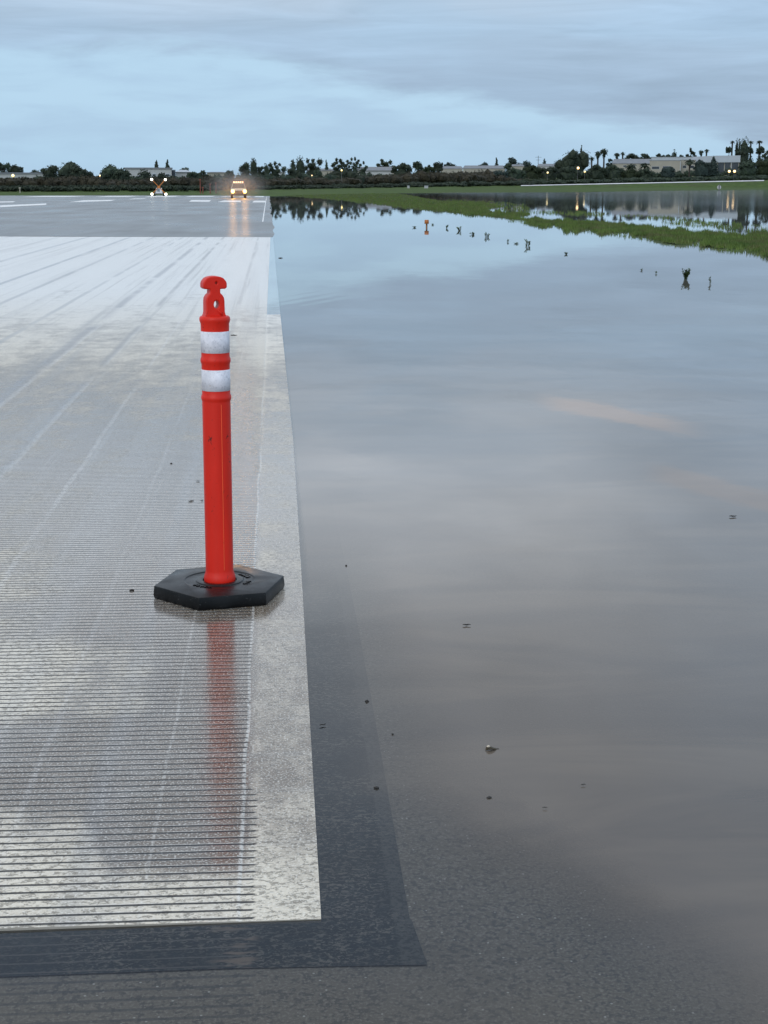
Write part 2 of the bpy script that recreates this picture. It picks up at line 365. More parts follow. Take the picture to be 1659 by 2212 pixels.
# muddy flood water: clear over the pavement, cloudier away from it
m = bpy.data.materials.new('flood_water'); m.use_nodes = True; t = NT(m.node_tree); g, x, y = pave_coords(t)
edge = t.m('ADD', t.m('ADD', .18, t.m('MULTIPLY', t.m('SUBTRACT', 3.40, y), .46)), t.m('MULTIPLY', t.m('SUBTRACT', t.noise(t.vscale(g, (2.2, 1.2, 1)), 1, 4, .6, .6), .5), .28))
d = t.m('SUBTRACT', x, t.m('MAXIMUM', edge, t.ss(y, 3.5, 7, .19, .12)))
turb = t.ss(d, -.10, .36, .0, .82)
turb = t.m('MAXIMUM', turb, t.ss(y, 4.5, 6.3, 0, .88))
turb = t.m('MULTIPLY', turb, t.ss(t.m('SUBTRACT', x, t.m('SUBTRACT', .115, t.m('MULTIPLY', y, .0031))), -.01, .02))
swirl = t.noise(t.vscale(g, (.7, 2.4, 1)), 1.0, 5, .6, 1.2)
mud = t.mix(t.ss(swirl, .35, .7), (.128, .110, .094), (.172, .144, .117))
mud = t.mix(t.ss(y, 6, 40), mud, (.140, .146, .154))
nz1 = t.noise(t.vscale(g, (2.4, 1.1, 1)), 1.0, 3, .5, .3); nz2 = t.noise(t.vscale(g, (.25, .5, 1)), 1.0, 2, .5)
# a small train of ripples by the paint edge
rc = P(668, 642)
rx = t.m('SUBTRACT', x, rc.x); ry = t.m('SUBTRACT', y, rc.y)
rm = t.m('MULTIPLY', t.ss(t.m('ABSOLUTE', rx), .1, .75, 1, 0), t.ss(t.m('ABSOLUTE', ry), .3, 2.2, 1, 0))
rip = t.m('MULTIPLY', t.m('SINE', t.m('MULTIPLY', t.m('SUBTRACT', ry, t.m('MULTIPLY', rx, 2.2)), 8.0)), rm)
hgt = t.m('ADD', t.m('MULTIPLY', nz1, .6), t.m('ADD', t.m('MULTIPLY', nz2, t.ss(y, 20, 200, .6, 2.0)), t.m('MULTIPLY', rip, .22)))
bmp = t.n('ShaderNodeBump', {'Strength': .32, 'Distance': .0035, 'Height': hgt})
fres = t.n('ShaderNodeFresnel', {'IOR': 1.333, 'Normal': bmp}).outputs[0]
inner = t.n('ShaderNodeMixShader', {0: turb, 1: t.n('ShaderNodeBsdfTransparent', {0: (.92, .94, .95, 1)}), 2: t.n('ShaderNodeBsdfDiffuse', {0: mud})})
top = t.n('ShaderNodeBsdfGlossy', {0: (1, 1, 1, 1), 'Roughness': t.m('MULTIPLY', t.ss(x, 8, 40), t.ss(y, 40, 120, .012, .05)), 'Normal': bmp})
t.n('ShaderNodeOutputMaterial', {0: t.n('ShaderNodeMixShader', {0: fres, 1: inner, 2: top})}); M_WATER = m
M_MUD = plain('mud', (.06, .05, .038), .9)

# ------------------------------------------------------------------ setting: pavement and water
ys = [Y0 + (3.2 - Y0) * i / 8 for i in range(8)] + geo(3.2, 16.4, 34) + [16.9] + [17 + .35 * i for i in range(73)]
ys = [v for v in ys if v < Y1 - .05] + [Y1]
def xsw(y): return [-60, -30, -15, -8, -4, -2, -1, -.7, -.5, -.4, -.3, -.22, -.16, -.12, -.092, -.0875, -.02, xe(y)]
wm = grid(xsw, ys, zwhite); n = 18
for j in range(len(ys) - 1):                       # the paint's thickness along its right and near edge
    a, b2 = wm.v[j * n + n - 1], wm.v[(j + 1) * n + n - 1]
    wm.quad(b2, a, (a[0], a[1], -.009), (b2[0], b2[1], -.009))
for k in range(n - 1):
    a, b2 = wm.v[k], wm.v[k + 1]; wm.quad(b2, a, (a[0], a[1], -.009), (b2[0], b2[1], -.009))
wo = tag(wm.build('white_marking', M_WHITE, smooth=False), kind='structure')
wo.data.materials.append(plain('paint_edge', (.30, .28, .24), .7))
for f in list(wo.data.polygons)[(len(ys) - 1) * (n - 1):]: f.material_index = 1
def xbed(y): return [-60, -10, -2, -.3, -.1, .02, .1, .3, .6, 1, 1.6, 3, 6, 12, 30]
tag(grid(xbed, [-3, 0, 1.5, 2.3, 2.6] + geo(2.7, 42.2, 24), zbed, -.003).build('shoulder', M_BED), kind='structure')
bb = MB(); nby = [2.503, 2.6, 2.672] + geo(2.68, 30, 30)
for a, b2 in zip(nby[2:], nby[3:]):
    for p, q in ((xe(a), xe(a) + .155), ):
        bb.quad((xe(a) + .0005, a, zbed(.1, a)), (.250 - .006 * math.sin(a), a, zbed(.26, a)), (.250 - .006 * math.sin(b2), b2, zbed(.26, b2)), (xe(b2) + .0005, b2, zbed(.1, b2)))
bb.quad((-60, 2.512, -.0035), (-.1, 2.508, -.0035), (-.1, 2.672, -.0035), (-60, 2.672, -.0035))
bb.quad((-.1, 2.508, -.0035), (.264, 2.497, -.0048), (.250, 2.672, -.0048), (-.1, 2.672, -.0035))
tag(bb.build('black_border_marking', M_BLACK), kind='structure')
def xfar(y): return [-90, -40, -20, -10, -6, -4, -3, -2, -1.4, -1.1, -.9, -.7, -.5, -.35, -.2, -.05, .1, .4, 1, 3]
yfar = [42.255 + 1.2 * i for i in range(36)] + [88 + 5 * i for i in range(33)]
tag(grid(xfar, yfar, zfar, 0).build('runway', M_FAR), kind='structure')
mk = MB()
def bar(x0, y0, x1, y1, x2, y2, x3, y3):
    pts = [P(x0, y0), P(x1, y1), P(x2, y2), P(x3, y3)]
    mk.quad(*[(p.x, p.y, zfar(p.x, p.y) + .006) for p in pts])
Yb = 138.0
def dash(xa, xb, ya, yb):
    mk.quad(*[(a, b2, max(.006, zfar(a, b2)) + .006) for a, b2 in ((xa, ya), (xb, ya), (xb, yb), (xa, yb))])
# threshold bars: one row of long white bars, and a second, far row
for q in ((0, 449.5, 100, 444.2, 100, 441.0, 0, 445.2), (150, 438.3, 238, 435.6, 250, 432.8, 180, 434.0), (408, 437.0, 452, 437.0, 456, 433.4, 414, 433.4), (470, 437.2, 520, 437.2, 520, 433.8, 484, 433.8), (545, 437.6, 573, 437.6, 574, 433.8, 549, 433.8), (-120, 441, 28, 438.6, 34, 436.2, -110, 438.2),
          (275, 431.8, 310, 430.6, 318, 429.2, 290, 430.0)):
    bar(*q)
for xa, xb in ((-11, -7.6), (-6.6, -5.0), (-4.4, -3.0), (-2.4, -1.2), (-16, -12.4), (-22, -18), (-31, -25)): dash(xa, xb, 190, 207)
sx = [(y, xw(y) - .08) for y in (60, 80, 110, 140, 175, 205)]
for (ya, xa), (yb, xb) in zip(sx, sx[1:]):
    mk.quad((xa - .05, ya, zfar(xa, ya) + .006), (xa, ya, zfar(xa, ya) + .006), (xb, yb, zfar(xb, yb) + .006), (xb - .05, yb, zfar(xb, yb) + .006))
tag(mk.build('runway_markings', M_MARK), kind='structure')
tag(MB().quad((-60, -4, 0), (900, -4, 0), (900, 900, 0), (-60, 900, 0)).build('water', M_WATER), kind='structure')
tag(MB().quad((-5000, -3000, -.6), (5000, -3000, -.6), (5000, 9000, -.6), (-5000, 9000, -.6)).build('ground', M_MUD), kind='structure')

# far field and the rise behind it
DS = [(-700, 203), (600, 206), (863, 290), (1262, 335), (1450, 430), (1659, 540), (2400, 640)]      # shore of the flood
BK = [(-700, 238), (380, 240), (600, 350), (863, 700), (1125, 850), (2400, 900)]                    # foot of the rise
def ds(x): return pl(x, DS)
def bk(x): return pl(x, BK)
KD = 2.0
def dist(x, o): return bk(x) + o * KD * bk(x) / 850
OFF = [0, 8, 20, 45, 110, 200, 500, 1500]
YPR = {20: [(0, 415.5), (400, 414.5), (600, 410.2), (863, 405.5), (1125, 402.5), (1220, 400.5), (1659, 391.5)],
       45: [(0, 412), (400, 411), (600, 408), (863, 404), (1125, 400), (1220, 398), (1659, 387.5)],
       110: [(0, 405), (600, 403), (863, 401), (1220, 392), (1659, 382)],
       200: [(0, 398), (863, 393), (1220, 383), (1659, 373)],
       500: [(0, 396), (863, 390), (1220, 380), (1659, 368)], 1500: [(0, 398), (863, 394), (1220, 386), (1659, 376)]}
def zoff(x, o): return .26 if o == 0 else .3 if o == 8 else max(.3, ZP(pl(x, YPR[o]), dist(x, o)))
def tz(x, D):
    s0, b0 = ds(x), bk(x)
    if D < s0 + 12: return -.06 + .16 * max(0, D - s0) / 12
    if D < b0: return .10 + .16 * (D - s0 - 12) / (b0 - s0 - 12)
    for a, b2 in zip(OFF, OFF[1:]):
        da, d2 = dist(x, a), dist(x, b2)
        if D <= d2: return zoff(x, a) + (zoff(x, b2) - zoff(x, a)) * (D - da) / (d2 - da)
    return zoff(x, 1500)
tm = MB(); xs = list(range(-700, 2401, 25)); n = len(OFF)
n += 3
for x0 in xs:
    for D in [ds(x0), ds(x0) + 12, (ds(x0) + bk(x0)) / 2] + [dist(x0, o) for o in OFF]:
        z = tz(x0, D + .001)
        if D > ds(x0) + 20: z += .06 * mnoise.noise(Vector((x0 * .02, D * .02, 0)))
        tm.v.append(tuple(AT(x0, D, z)))
for j in range(len(xs) - 1):
    for k in range(n - 1): a = j * n + k; tm.f.append((a, a + n, a + n + 1, a + 1))
def ground_mat(name, c0, c1, c2, sc):
    m = bpy.data.materials.new(name); m.use_nodes = True; t = NT(m.node_tree); g, x, y = pave_coords(t)
    c = t.mix(t.ss(t.noise(g, sc, 5, .65), .35, .65), c0, c1)
    c = t.mix(t.m('MULTIPLY', t.ss(t.noise(g, sc * .18, 4), .48, .7), .7), c, c2)
    b = t.n('ShaderNodeBsdfPrincipled', {'Base Color': c, 'Roughness': .9, 'Specular IOR Level': .15,
            'Normal': t.n('ShaderNodeBump', {'Strength': .8, 'Distance': .15, 'Height': t.noise(g, sc * 4, 4)})})
    t.n('ShaderNodeOutputMaterial', {0: b}); return m
M_FIELD = ground_mat('field_grass', (.036, .066, .014), (.072, .115, .024), (.058, .066, .026), .35)
M_BANK = ground_mat('bank_grass', (.026, .044, .011), (.052, .080, .018), (.046, .042, .020), 1.6)
tag(tm.build('field', M_FIELD), kind='structure')
# pale track on the right bank
pth = MB(); px = list(range(1125, 2300, 25))
M_TRACK = plain('gravel_track', (.60, .60, .62), .8, .3, 0, .2, .2)
for a, b2 in zip(px, px[1:]):
    q = []
    for x0, o in ((a, 20), (b2, 20), (b2, 26), (a, 26)):
        D = dist(x0, o); q.append(tuple(AT(x0, D, tz(x0, D) + (.2 if o == 20 else .5))))
    if mnoise.noise(Vector((a * .013, 0, 5))) > -.35: pth.quad(*q)
tag(pth.build('track', M_TRACK), kind='structure')

# grass banks standing out of the water
def wobble(pts, amp, step):
    out = []
    for i, p in enumerate(pts):
        q = pts[(i + 1) % len(pts)]; L = math.dist(p, q); k = max(1, int(L / step))
        for j in range(k):
            u = j / k; X, Y = p[0] + (q[0] - p[0]) * u, p[1] + (q[1] - p[1]) * u
            e = amp * (Y - YH) / 60
            out.append((X + 2.5 * e * mnoise.noise(Vector((X * .05, Y * .1, 2))), Y + e * mnoise.noise(Vector((X * .09, Y * .2, 7)))))
    return out
G1 = [(574, 421.5), (640, 424.5), (740, 433), (823, 442.5), (950, 456.5), (1030, 465), (1074, 470), (1105, 469.5), (1145, 465), (1150, 461.5), (1095, 459), (1050, 457), (1042, 452.5), (1090, 448.5), (1075, 443), (1048, 437.5), (985, 435), (937, 431.5), (900, 425), (863, 418.5), (863, 412), (574, 412)]
G2 = [(1085, 473), (1120, 476), (1170, 486), (1250, 496), (1348, 507), (1450, 520), (1560, 534), (1659, 548), (1900, 582), (1900, 545), (1659, 513), (1560, 506), (1450, 497), (1376, 488), (1300, 482), (1240, 476), (1150, 472.5)]
def flat(poly, z, name, mat):
    pts = [P(a, b2, z) for a, b2 in poly]; mbx = MB(); mbx.v = [tuple(p) for p in pts]
    mbx.f = [tuple(f) for f in tessellate_polygon([[Vector((p.x, p.y, 0)) for p in pts]])]
    return tag(mbx.build(name, mat), kind='structure')
w1 = [(a, max(b2, 411.5)) for a, b2 in wobble(G1, 5, 14)]; w2 = wobble(G2, 9, 12)
flat(w1, .003, 'grass_bank', M_BANK); flat(w2, .003, 'grass_bank', M_BANK)
def inside(p, poly):
    r = False; x0, y0 = p
    for (a, b1), (c, d1) in zip(poly, poly[1:] + poly[:1]):
        if (b1 > y0) != (d1 > y0) and x0 < (c - a) * (y0 - b1) / (d1 - b1) + a: r = not r
    return r
m = bpy.data.materials.new('grass_blades'); m.use_nodes = True; t = NT(m.node_tree); g, x, y = pave_coords(t)
c = t.mix(t.ss(t.noise(g, 1.1, 4, .6), .35, .65), (.045, .088, .015), (.11, .17, .032))
c = t.mix(t.m('MULTIPLY', t.ss(t.noise(g, .8, 4, .65), .46, .62), .75), c, (.10, .092, .04))
t.n('ShaderNodeOutputMaterial', {0: t.n('ShaderNodeBsdfPrincipled', {'Base Color': c, 'Roughness': .6, 'Specular IOR Level': .3})}); M_BLADE = m
gm = MB(); rg = random.Random(3)
def tuft(p, hh, nb, spread):
    for _ in range(nb):
        a = rg.uniform(0, 6.28); r = spread * rg.random(); bx, by = p.x + r * math.cos(a), p.y + r * math.sin(a)
        H = hh * rg.uniform(.35, 1.45); wd = H * rg.uniform(.035, .09) + .0035 * p.y / 30; la = rg.uniform(0, 6.28); ln = H * rg.uniform(.05, .5)
        gm.tri((bx - wd, by, -.02), (bx + wd, by, -.02), (bx + ln * math.cos(la), by + ln * math.sin(la), H))
def scatter(poly, nt, hh, nb, test=None):
    xa, xb = min(p[0] for p in poly), min(1720, max(p[0] for p in poly)); ya, yb = min(p[1] for p in poly), max(p[1] for p in poly); k = 0; tries = 0
    while k < nt and tries < nt * 30:
        tries += 1; q = (rg.uniform(xa, xb), rg.uniform(ya, yb))
        if not inside(q, poly) or (test and not test(q)): continue
        p = P(*q); k += 1; tuft(p, hh * rg.uniform(.6, 1.3), nb, .05 + p.y * .0012)
scatter(w2, 7500, .085, 6); scatter(w1, 6000, .10, 4, lambda q: q[1] > 418)
scatter([(1150, 455), (1250, 466), (1376, 468), (1450, 484), (1660, 505), (1660, 490), (1450, 470), (1300, 458)], 420, .09, 3, lambda q: mnoise.noise(Vector((q[0] * .02, q[1] * .2, 0))) > -.05)
scatter([(1090, 478), (1250, 500), (1450, 526), (1659, 556), (1659, 546), (1450, 519), (1250, 496), (1100, 474)], 260, .06, 3)
scatter([(940, 432), (1048, 438), (1090, 448), (1045, 454), (1150, 461), (1260, 466), (1300, 464), (1150, 455), (1130, 440), (1000, 430)], 260, .10, 3)
tag(gm.build('grass', M_BLADE), 'green grass standing out of the flood water on the low banks', 'grass', kind='stuff')

# ------------------------------------------------------------------ trees
def tree(kind, xc, wpx, ytop, label, leaf='dark', do=130, ybase=None, name='tree', ncap=650, cat='tree', group=None):
    D = dist(xc, do); r = random.Random(int(xc * 13 + ytop * 7)); g0 = tz(xc, D)
    loc = AT(xc, D, g0 - .1); W = WP(wpx, D); H = max(1.5, ZP(ytop, D) - g0)
    root = thing(name, label, cat, loc, 0, group); c = MB(); k = MB(); s = max(.34, D * .00085); L = LEAF[leaf]
    lob = []
    if kind == 'round':
        ch = min(H * .85, W * .95); zc = H - ch * .5
        lob = [((0, 0, zc), (W * .36, W * .33, ch * .45))]
        for i in range(9):
            a = r.uniform(0, 6.28); rr = W * r.uniform(.16, .22); rad = W * .5 - rr
            lob.append(((math.cos(a) * rad, math.sin(a) * rad * .8, zc + r.uniform(-.28, .30) * ch), (rr, rr, rr * r.uniform(.8, 1.05))))
        lob.append(((0, 0, H * .32), (W * .46, W * .4, H * .32)))
        k.tube([(0, 0, 0), (.1, 0, zc)], [W * .05, W * .03])
    elif kind == 'ball':
        zc = H - W * .45; lob = [((0, 0, zc), (W * .48, W * .45, W * .44))]; k.tube([(0, 0, 0), (0, 0, zc)], [.22, .16])
    elif kind == 'oval':
        ch = H * .8; lob = [((0, 0, H - ch * .5), (W * .46, W * .42, ch * .48)), ((W * .1, 0, H - ch * .7), (W * .42, W * .4, ch * .28))]; k.tube([(0, 0, 0), (0, 0, H * .6)], [.25, .15]); lob.append(((0, 0, H * .28), (W * .42, W * .4, H * .25)))
    elif kind == 'cone':
        for i in range(7):
            u = i / 6; rr = W * .5 * (1 - u * .85); lob.append(((r.uniform(-.06, .06) * W, 0, H * (.35 + .6 * u)), (rr, rr, H * .10)))
        k.tube([(0, 0, 0), (0, 0, H * .9)], [.25, .06])
        lob.append(((0, 0, H * .25), (W * .45, W * .45, H * .2)))
    elif kind == 'open':
        nl = 8
        for i in range(nl):
            u = (i + .5) / nl - .5; rr = W * r.uniform(.12, .2); z = H * r.uniform(.6, .98) - rr * .6
            lob.append(((u * W * .9, r.uniform(-.2, .2) * W, z), (rr, rr, rr * r.uniform(.8, 1.2))))
            k.tube([(0, 0, 0), (u * W * .35, 0, H * .4), (u * W * .9, 0, z)], [.2, .14, .07])
        lob.append(((0, 0, H * .34), (W * .44, W * .3, H * .34))); lob.append(((r.uniform(-.2, .2) * W, 0, H * .93), (W * .12, W * .12, H * .09)))
    elif kind == 'mass':
        for i in range(12):
            u = (i + .5) / 12 - .5; rr = W * r.uniform(.10, .17); zt = H * (1 - .35 * abs(u) ** 1.5 * 2 - r.uniform(0, .22))
            lob.append(((u * W * .86, r.uniform(-.15, .15) * W, zt - rr * .8), (rr, rr, rr * .9)))
        lob.append(((0, 0, H * .36), (W * .5, W * .3, H * .42))); k.tube([(0, 0, 0), (0, 0, H * .5)], [.4, .25])
    if kind == 'palm' or kind == 'shag':
        tr = max(.3, D * .00055); hz = H - W * .42
        k.tube([(0, 0, 0), (r.uniform(-.2, .2), 0, hz * .5), (0, 0, hz)], [tr * 1.2, tr, tr * .9])
        nf = 26
        for i in range(nf):
            a = 6.28 * i / nf + r.uniform(-.1, .1); up = r.uniform(-.35, 1.0); Lf = W * .5 * r.uniform(.85, 1.1); pts = []
            for j in range(5):
                u = j / 4; pts.append(Vector((math.cos(a) * Lf * u, math.sin(a) * Lf * u, hz + Lf * (up * u - (.55 + .4 * max(0, up)) * u * u))))
            sd = Vector((-math.sin(a), math.cos(a), 0))
            for j in range(4):
                w0, w1_ = (.09 * W * math.sin(math.pi * min(1, .15 + .8 * q)) for q in (j / 4, (j + 1) / 4))
                dr = Vector((0, 0, -.35)); 
                c.quad(tuple(pts[j]), tuple(pts[j] + sd * w0 + dr * w0), tuple(pts[j + 1] + sd * w1_ + dr * w1_), tuple(pts[j + 1]))
                c.quad(tuple(pts[j]), tuple(pts[j + 1]), tuple(pts[j + 1] - sd * w1_ + dr * w1_), tuple(pts[j] - sd * w0 + dr * w0))
        lob = [((0, 0, hz), (W * .17, W * .17, W * .16))]
        if kind == 'shag': lob += [((0, 0, hz - W * .30), (W * .22, W * .22, W * .42)), ((0, 0, hz + W * .05), (W * .42, W * .42, W * .28))]
    tot = sum(l[1][0] * l[1][2] for l in lob) or 1
    for i, (cc, rr) in enumerate(lob):
        c.blob(cc, tuple(v * .86 for v in rr), 1, .35, i + xc)
        c.leaves(cc, rr, s, int(min(ncap * rr[0] * rr[2] / tot + 12, 16 * rr[0] * rr[2] / (s * s) + 10)), r)
    k.build('trunk', BARK, root); c.build('crown', L, root)
    return root
c1 = lambda a, b2: (a * .2645, 329.2 + b2 * .2645)
c2 = lambda a, b2: (411.5 + a * .2645, 318.2 + b2 * .2645)
c3 = lambda a, b2: (823 + a * .2645, 307.2 + b2 * .2645)
c4 = lambda a, b2: (1220 + a * .2645, 274.3 + b2 * .2645)
def TR(cf, xa, xb, top, kind, label, leaf='dark', do=130, name='tree', **kw):
    xl, yt = cf(xa, top); xr, _ = cf(xb, top); return tree(kind, (xl + xr) / 2, (xr - xl) * 1.14, yt - 1.2, label, leaf, do, name=name, **kw)
TR(c1, -40, 98, 85, 'open', 'bushy dark tree at the far left edge of the skyline above the long pale building', do=190)
TR(c1, 96, 192, 100, 'round', 'small rounded dark tree just right of the far left bushy tree, above the pale roof', do=190)
TR(c1, 220, 372, 138, 'mass', 'low wide dark tree on the skyline left of the big dark clump', do=200)
TR(c1, 345, 480, 98, 'round', 'rounded dark tree forming the left end of the big clump left of the runway', do=120)
TR(c1, 465, 640, 72, 'round', 'tallest dark tree in the big clump on the left, broad headed', do=130)
TR(c1, 560, 745, 95, 'mass', 'dark tree forming the sloping right side of the big left clump', do=122)
TR(c1, 815, 992, 90, 'round', 'big dome shaped dark tree standing alone left of the white two storey building', do=120)
TR(c1, 950, 1062, 128, 'round', 'shorter round tree leaning against the right side of the big dome tree', do=112)
TR(c1, 1132, 1230, 140, 'ball', 'lollipop shaped round tree in front of the left end of the white two storey building', do=130)
TR(c1, 1280, 1366, 166, 'ball', 'small round tree in front of the windows of the white two storey building', do=130)
TR(c1, 1246, 1314, 70, 'cone', 'left one of the two pointed conifers rising behind the white building', do=250, name='conifer')
TR(c1, 1340, 1404, 68, 'cone', 'right one of the two pointed conifers rising behind the white building', do=250, name='conifer')
TR(c1, 1450, 1560, 128, 'open', 'pale bushy tree behind the low right wing of the white building', 'pale', do=230)
TR(c2, -25, 80, 192, 'mass', 'flat topped dark tree right of the white building, left half of the pair', do=110)
TR(c2, 60, 158, 190, 'mass', 'flat topped dark tree left of the low beige building, right half of the pair', do=112)
TR(c2, 280, 362, 186, 'round', 'small round dark tree directly above the oncoming truck', do=120)
TR(c2, 395, 500, 124, 'round', 'broad dark tree right above and beside the truck, left neighbour of the tall oval one', do=140)
TR(c2, 488, 546, 86, 'oval', 'tall oval dark tree just right of the truck, standing up above its neighbours', do=145)
TR(c2, 535, 605, 142, 'mass', 'low dark tree at the right foot of the tall oval tree', do=130)
TR(c2, 598, 645, 130, 'oval', 'narrow dark tree between the tall oval tree and a broad crown', do=140)
TR(c2, 635, 735, 120, 'open', 'broad dark uneven tree above the small white gable', do=140)
TR(c2, 742, 788, 158, 'ball', 'very small round tree between the white gable and the round headed pair', do=150)
TR(c2, 816, 862, 97, 'oval', 'round headed tree on a thin stem, directly left of the tallest oval tree', do=150)
TR(c2, 862, 938, 74, 'oval', 'tallest oval tree of the middle skyline, mirrored in the flood beside the runway', do=150)
TR(c2, 936, 1064, 98, 'open', 'wide airy tree with gaps in its crown, right of the tallest oval tree', do=160)
TR(c2, 785, 905, 166, 'round', 'dark rounded tree low in front of the tallest oval tree', do=115)
TR(c2, 1005, 1085, 180, 'round', 'dark round bush-like tree in front of the grey gabled roof', do=115)
TR(c2, 1088, 1134, 118, 'cone', 'small pointed tree above the right end of the grey gabled roof', do=200, name='conifer')
TR(c2, 1155, 1240, 92, 'open', 'sparse feathery tree with thin branches, left of the lamp lit clump', 'olive', do=170)
TR(c2, 1230, 1315, 100, 'mass', 'dark tree behind the glowing lamp in the middle of the skyline', do=150)
TR(c2, 1305, 1375, 88, 'open', 'tall ragged tree just right of the glowing middle lamp', do=155)
TR(c2, 1372, 1438, 116, 'open', 'lower ragged tree next to the left end of the long grey roof', do=160)
TR(c2, 1105, 1390, 178, 'mass', 'wide low dark tree beside the glowing middle lamp', do=112)
TR(c2, 1525, 1656, 102, 'open', 'feathery grey green tree behind the long grey roof', 'olive', do=300)
TR(c3, 90, 245, 160, 'mass', 'dark tree in front of the gap between two grey roofs, middle of the skyline', do=112)
TR(c3, 200, 244, 172, 'palm', 'small palm peeping over the dark tree between two grey roofs', do=180, name='palm_tree')
TR(c3, 262, 342, 155, 'round', 'dark tree with a rounded knob of a crown, left of the beige warehouse', do=120)
TR(c3, 335, 440, 184, 'mass', 'dull green tree with a low crown left of the beige warehouse', 'olive', do=130)
TR(c3, 425, 505, 160, 'round', 'dark round topped tree touching the left end of the warehouse roof', do=135)
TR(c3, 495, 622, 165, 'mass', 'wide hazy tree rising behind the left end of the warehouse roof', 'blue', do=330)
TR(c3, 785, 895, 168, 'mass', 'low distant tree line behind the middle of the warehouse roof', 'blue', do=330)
TR(c3, 922, 962, 134, 'cone', 'single pointed conifer above the warehouse roof', do=320, name='conifer')
TR(c3, 1000, 1062, 168, 'round', 'dark tree at the right end of the warehouse', do=150)
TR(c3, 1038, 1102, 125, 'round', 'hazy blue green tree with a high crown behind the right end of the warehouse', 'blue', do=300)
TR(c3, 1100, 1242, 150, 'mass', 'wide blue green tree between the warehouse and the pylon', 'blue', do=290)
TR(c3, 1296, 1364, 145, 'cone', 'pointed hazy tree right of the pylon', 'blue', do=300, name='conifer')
TR(c3, 1416, 1484, 145, 'mass', 'dark tree at the left foot of the great domed tree', do=200)
TR(c4, -88, 188, 196, 'round', 'great domed dark tree right of centre, the widest crown on the right skyline', do=150, ncap=900)
TR(c4, 106, 150, 165, 'cone', 'pointed conifer tip sticking out of the great domed tree', do=170, name='conifer')
TR(c3, 918, 1032, 232, 'round', 'dark blue green round bush-like tree in front of the beige warehouse wall', 'blue', do=70)
TR(c3, 1015, 1170, 192, 'mass', 'green tree low on the bank below the pylon, leftmost of the bank trees', do=80)
TR(c3, 1140, 1310, 184, 'mass', 'green tree low on the bank directly below the pylon', 'olive', do=85)
TR(c3, 1280, 1450, 186, 'mass', 'green tree low on the bank left of the lit street lamp', do=85)
TR(c3, 1430, 1620, 190, 'mass', 'green tree low on the bank in front of the great domed tree', do=88)
TR(c4, 180, 330, 300, 'mass', 'dark tree on the bank just right of the bright pole lamp', do=85)
TR(c4, 320, 470, 300, 'mass', 'dark wide tree on the bank below the pair of round headed palms', do=86)
TR(c4, 470, 600, 335, 'mass', 'low dark tree on the bank below the left fan palm', 'olive', do=84)
TR(c4, 590, 720, 335, 'mass', 'low dark tree on the bank below the right fan palm', do=84)
TR(c4, 190, 238, 235, 'palm', 'short palm between the great domed tree and the two shaggy palms', do=170, name='palm_tree')
TR(c4, 236, 290, 200, 'shag', 'left one of the two shaggy palms right of the great domed tree', do=170, name='palm_tree')
TR(c4, 280, 344, 176, 'shag', 'taller right one of the two shaggy palms right of the great domed tree', do=170, name='palm_tree')
TR(c4, 335, 402, 258, 'mass', 'low tree right of the two shaggy palms', 'blue', do=240)
TR(c4, 395, 442, 210, 'shag', 'palm with a rounded head, left one of the pair above the grey roof', do=260, name='palm_tree')
TR(c4, 443, 487, 198, 'palm', 'palm with a rounded head, right one of the pair above the grey roof', do=260, name='palm_tree')
TR(c4, 478, 610, 212, 'mass', 'dark tree row behind the grey roof, its left half', do=280)
TR(c4, 590, 702, 210, 'mass', 'dark tree row behind the grey roof, its right half', do=280)
TR(c4, 738, 782, 220, 'round', 'small dark tree at the left end of the modern building roof', do=300)
TR(c4, 783, 875, 204, 'mass', 'dark tree standing behind the modern building roof, broad and level', do=300)
TR(c4, 866, 903, 190, 'oval', 'narrow oval tree behind the modern building roof', do=300)
TR(c4, 895, 982, 226, 'mass', 'low dark tree behind the middle of the modern building roof', do=300)
TR(c4, 988, 1058, 178, 'open', 'tall ragged tree behind the modern building, above the front palm', 'olive', do=280)
TR(c4, 1083, 1122, 193, 'shag', 'small round headed palm behind the modern building', do=330, name='palm_tree')
TR(c4, 1124, 1168, 174, 'palm', 'slim palm with a bare trunk behind the modern building', do=330, name='palm_tree')
TR(c4, 965, 1060, 240, 'palm', 'dark palm standing in front of the modern building facade', do=110, name='palm_tree')
TR(c4, 488, 585, 274, 'palm', 'fan palm with drooping fronds in front of the beige walls, the left of two', do=110, name='palm_tree')
TR(c4, 598, 694, 268, 'palm', 'fan palm with drooping fronds in front of the beige walls, the right of two', do=112, name='palm_tree')
TR(c4, 785, 892, 320, 'round', 'dark bushy tree in front of the left facade of the modern building', 'blue', do=95)
TR(c4, 1048, 1180, 262, 'mass', 'dark blue green tree in front of the modern building, left of the glass front', 'blue', do=100)
TR(c4, 1150, 1255, 250, 'cone', 'dark spruce-like tree with a pointed tip right beside the glass front', 'blue', do=102, name='conifer')
TR(c4, 1302, 1354, 165, 'round', 'rounded dark tree at the left foot of the slim palm by the right edge', do=250)
TR(c4, 1332, 1372, 106, 'palm', 'slim tall palm at the left end of the high clump near the right edge', do=260, name='palm_tree')
TR(c4, 1376, 1402, 98, 'oval', 'left one of two thin cypresses in the high clump near the right edge', do=255, name='cypress')
TR(c4, 1400, 1422, 94, 'oval', 'right one of two thin cypresses in the high clump near the right edge', do=255, name='cypress')
TR(c4, 1415, 1490, 84, 'oval', 'highest dark tree of all, in the clump near the right edge', do=230)
TR(c4, 1385, 1480, 165, 'mass', 'broad dark base tree under the highest tree near the right edge', do=225)
TR(c4, 1478, 1526, 106, 'palm', 'tall palm right beside the highest tree', do=250, name='palm_tree')
TR(c4, 1470, 1530, 162, 'round', 'dark tree at the foot of the palm beside the highest tree', do=235)
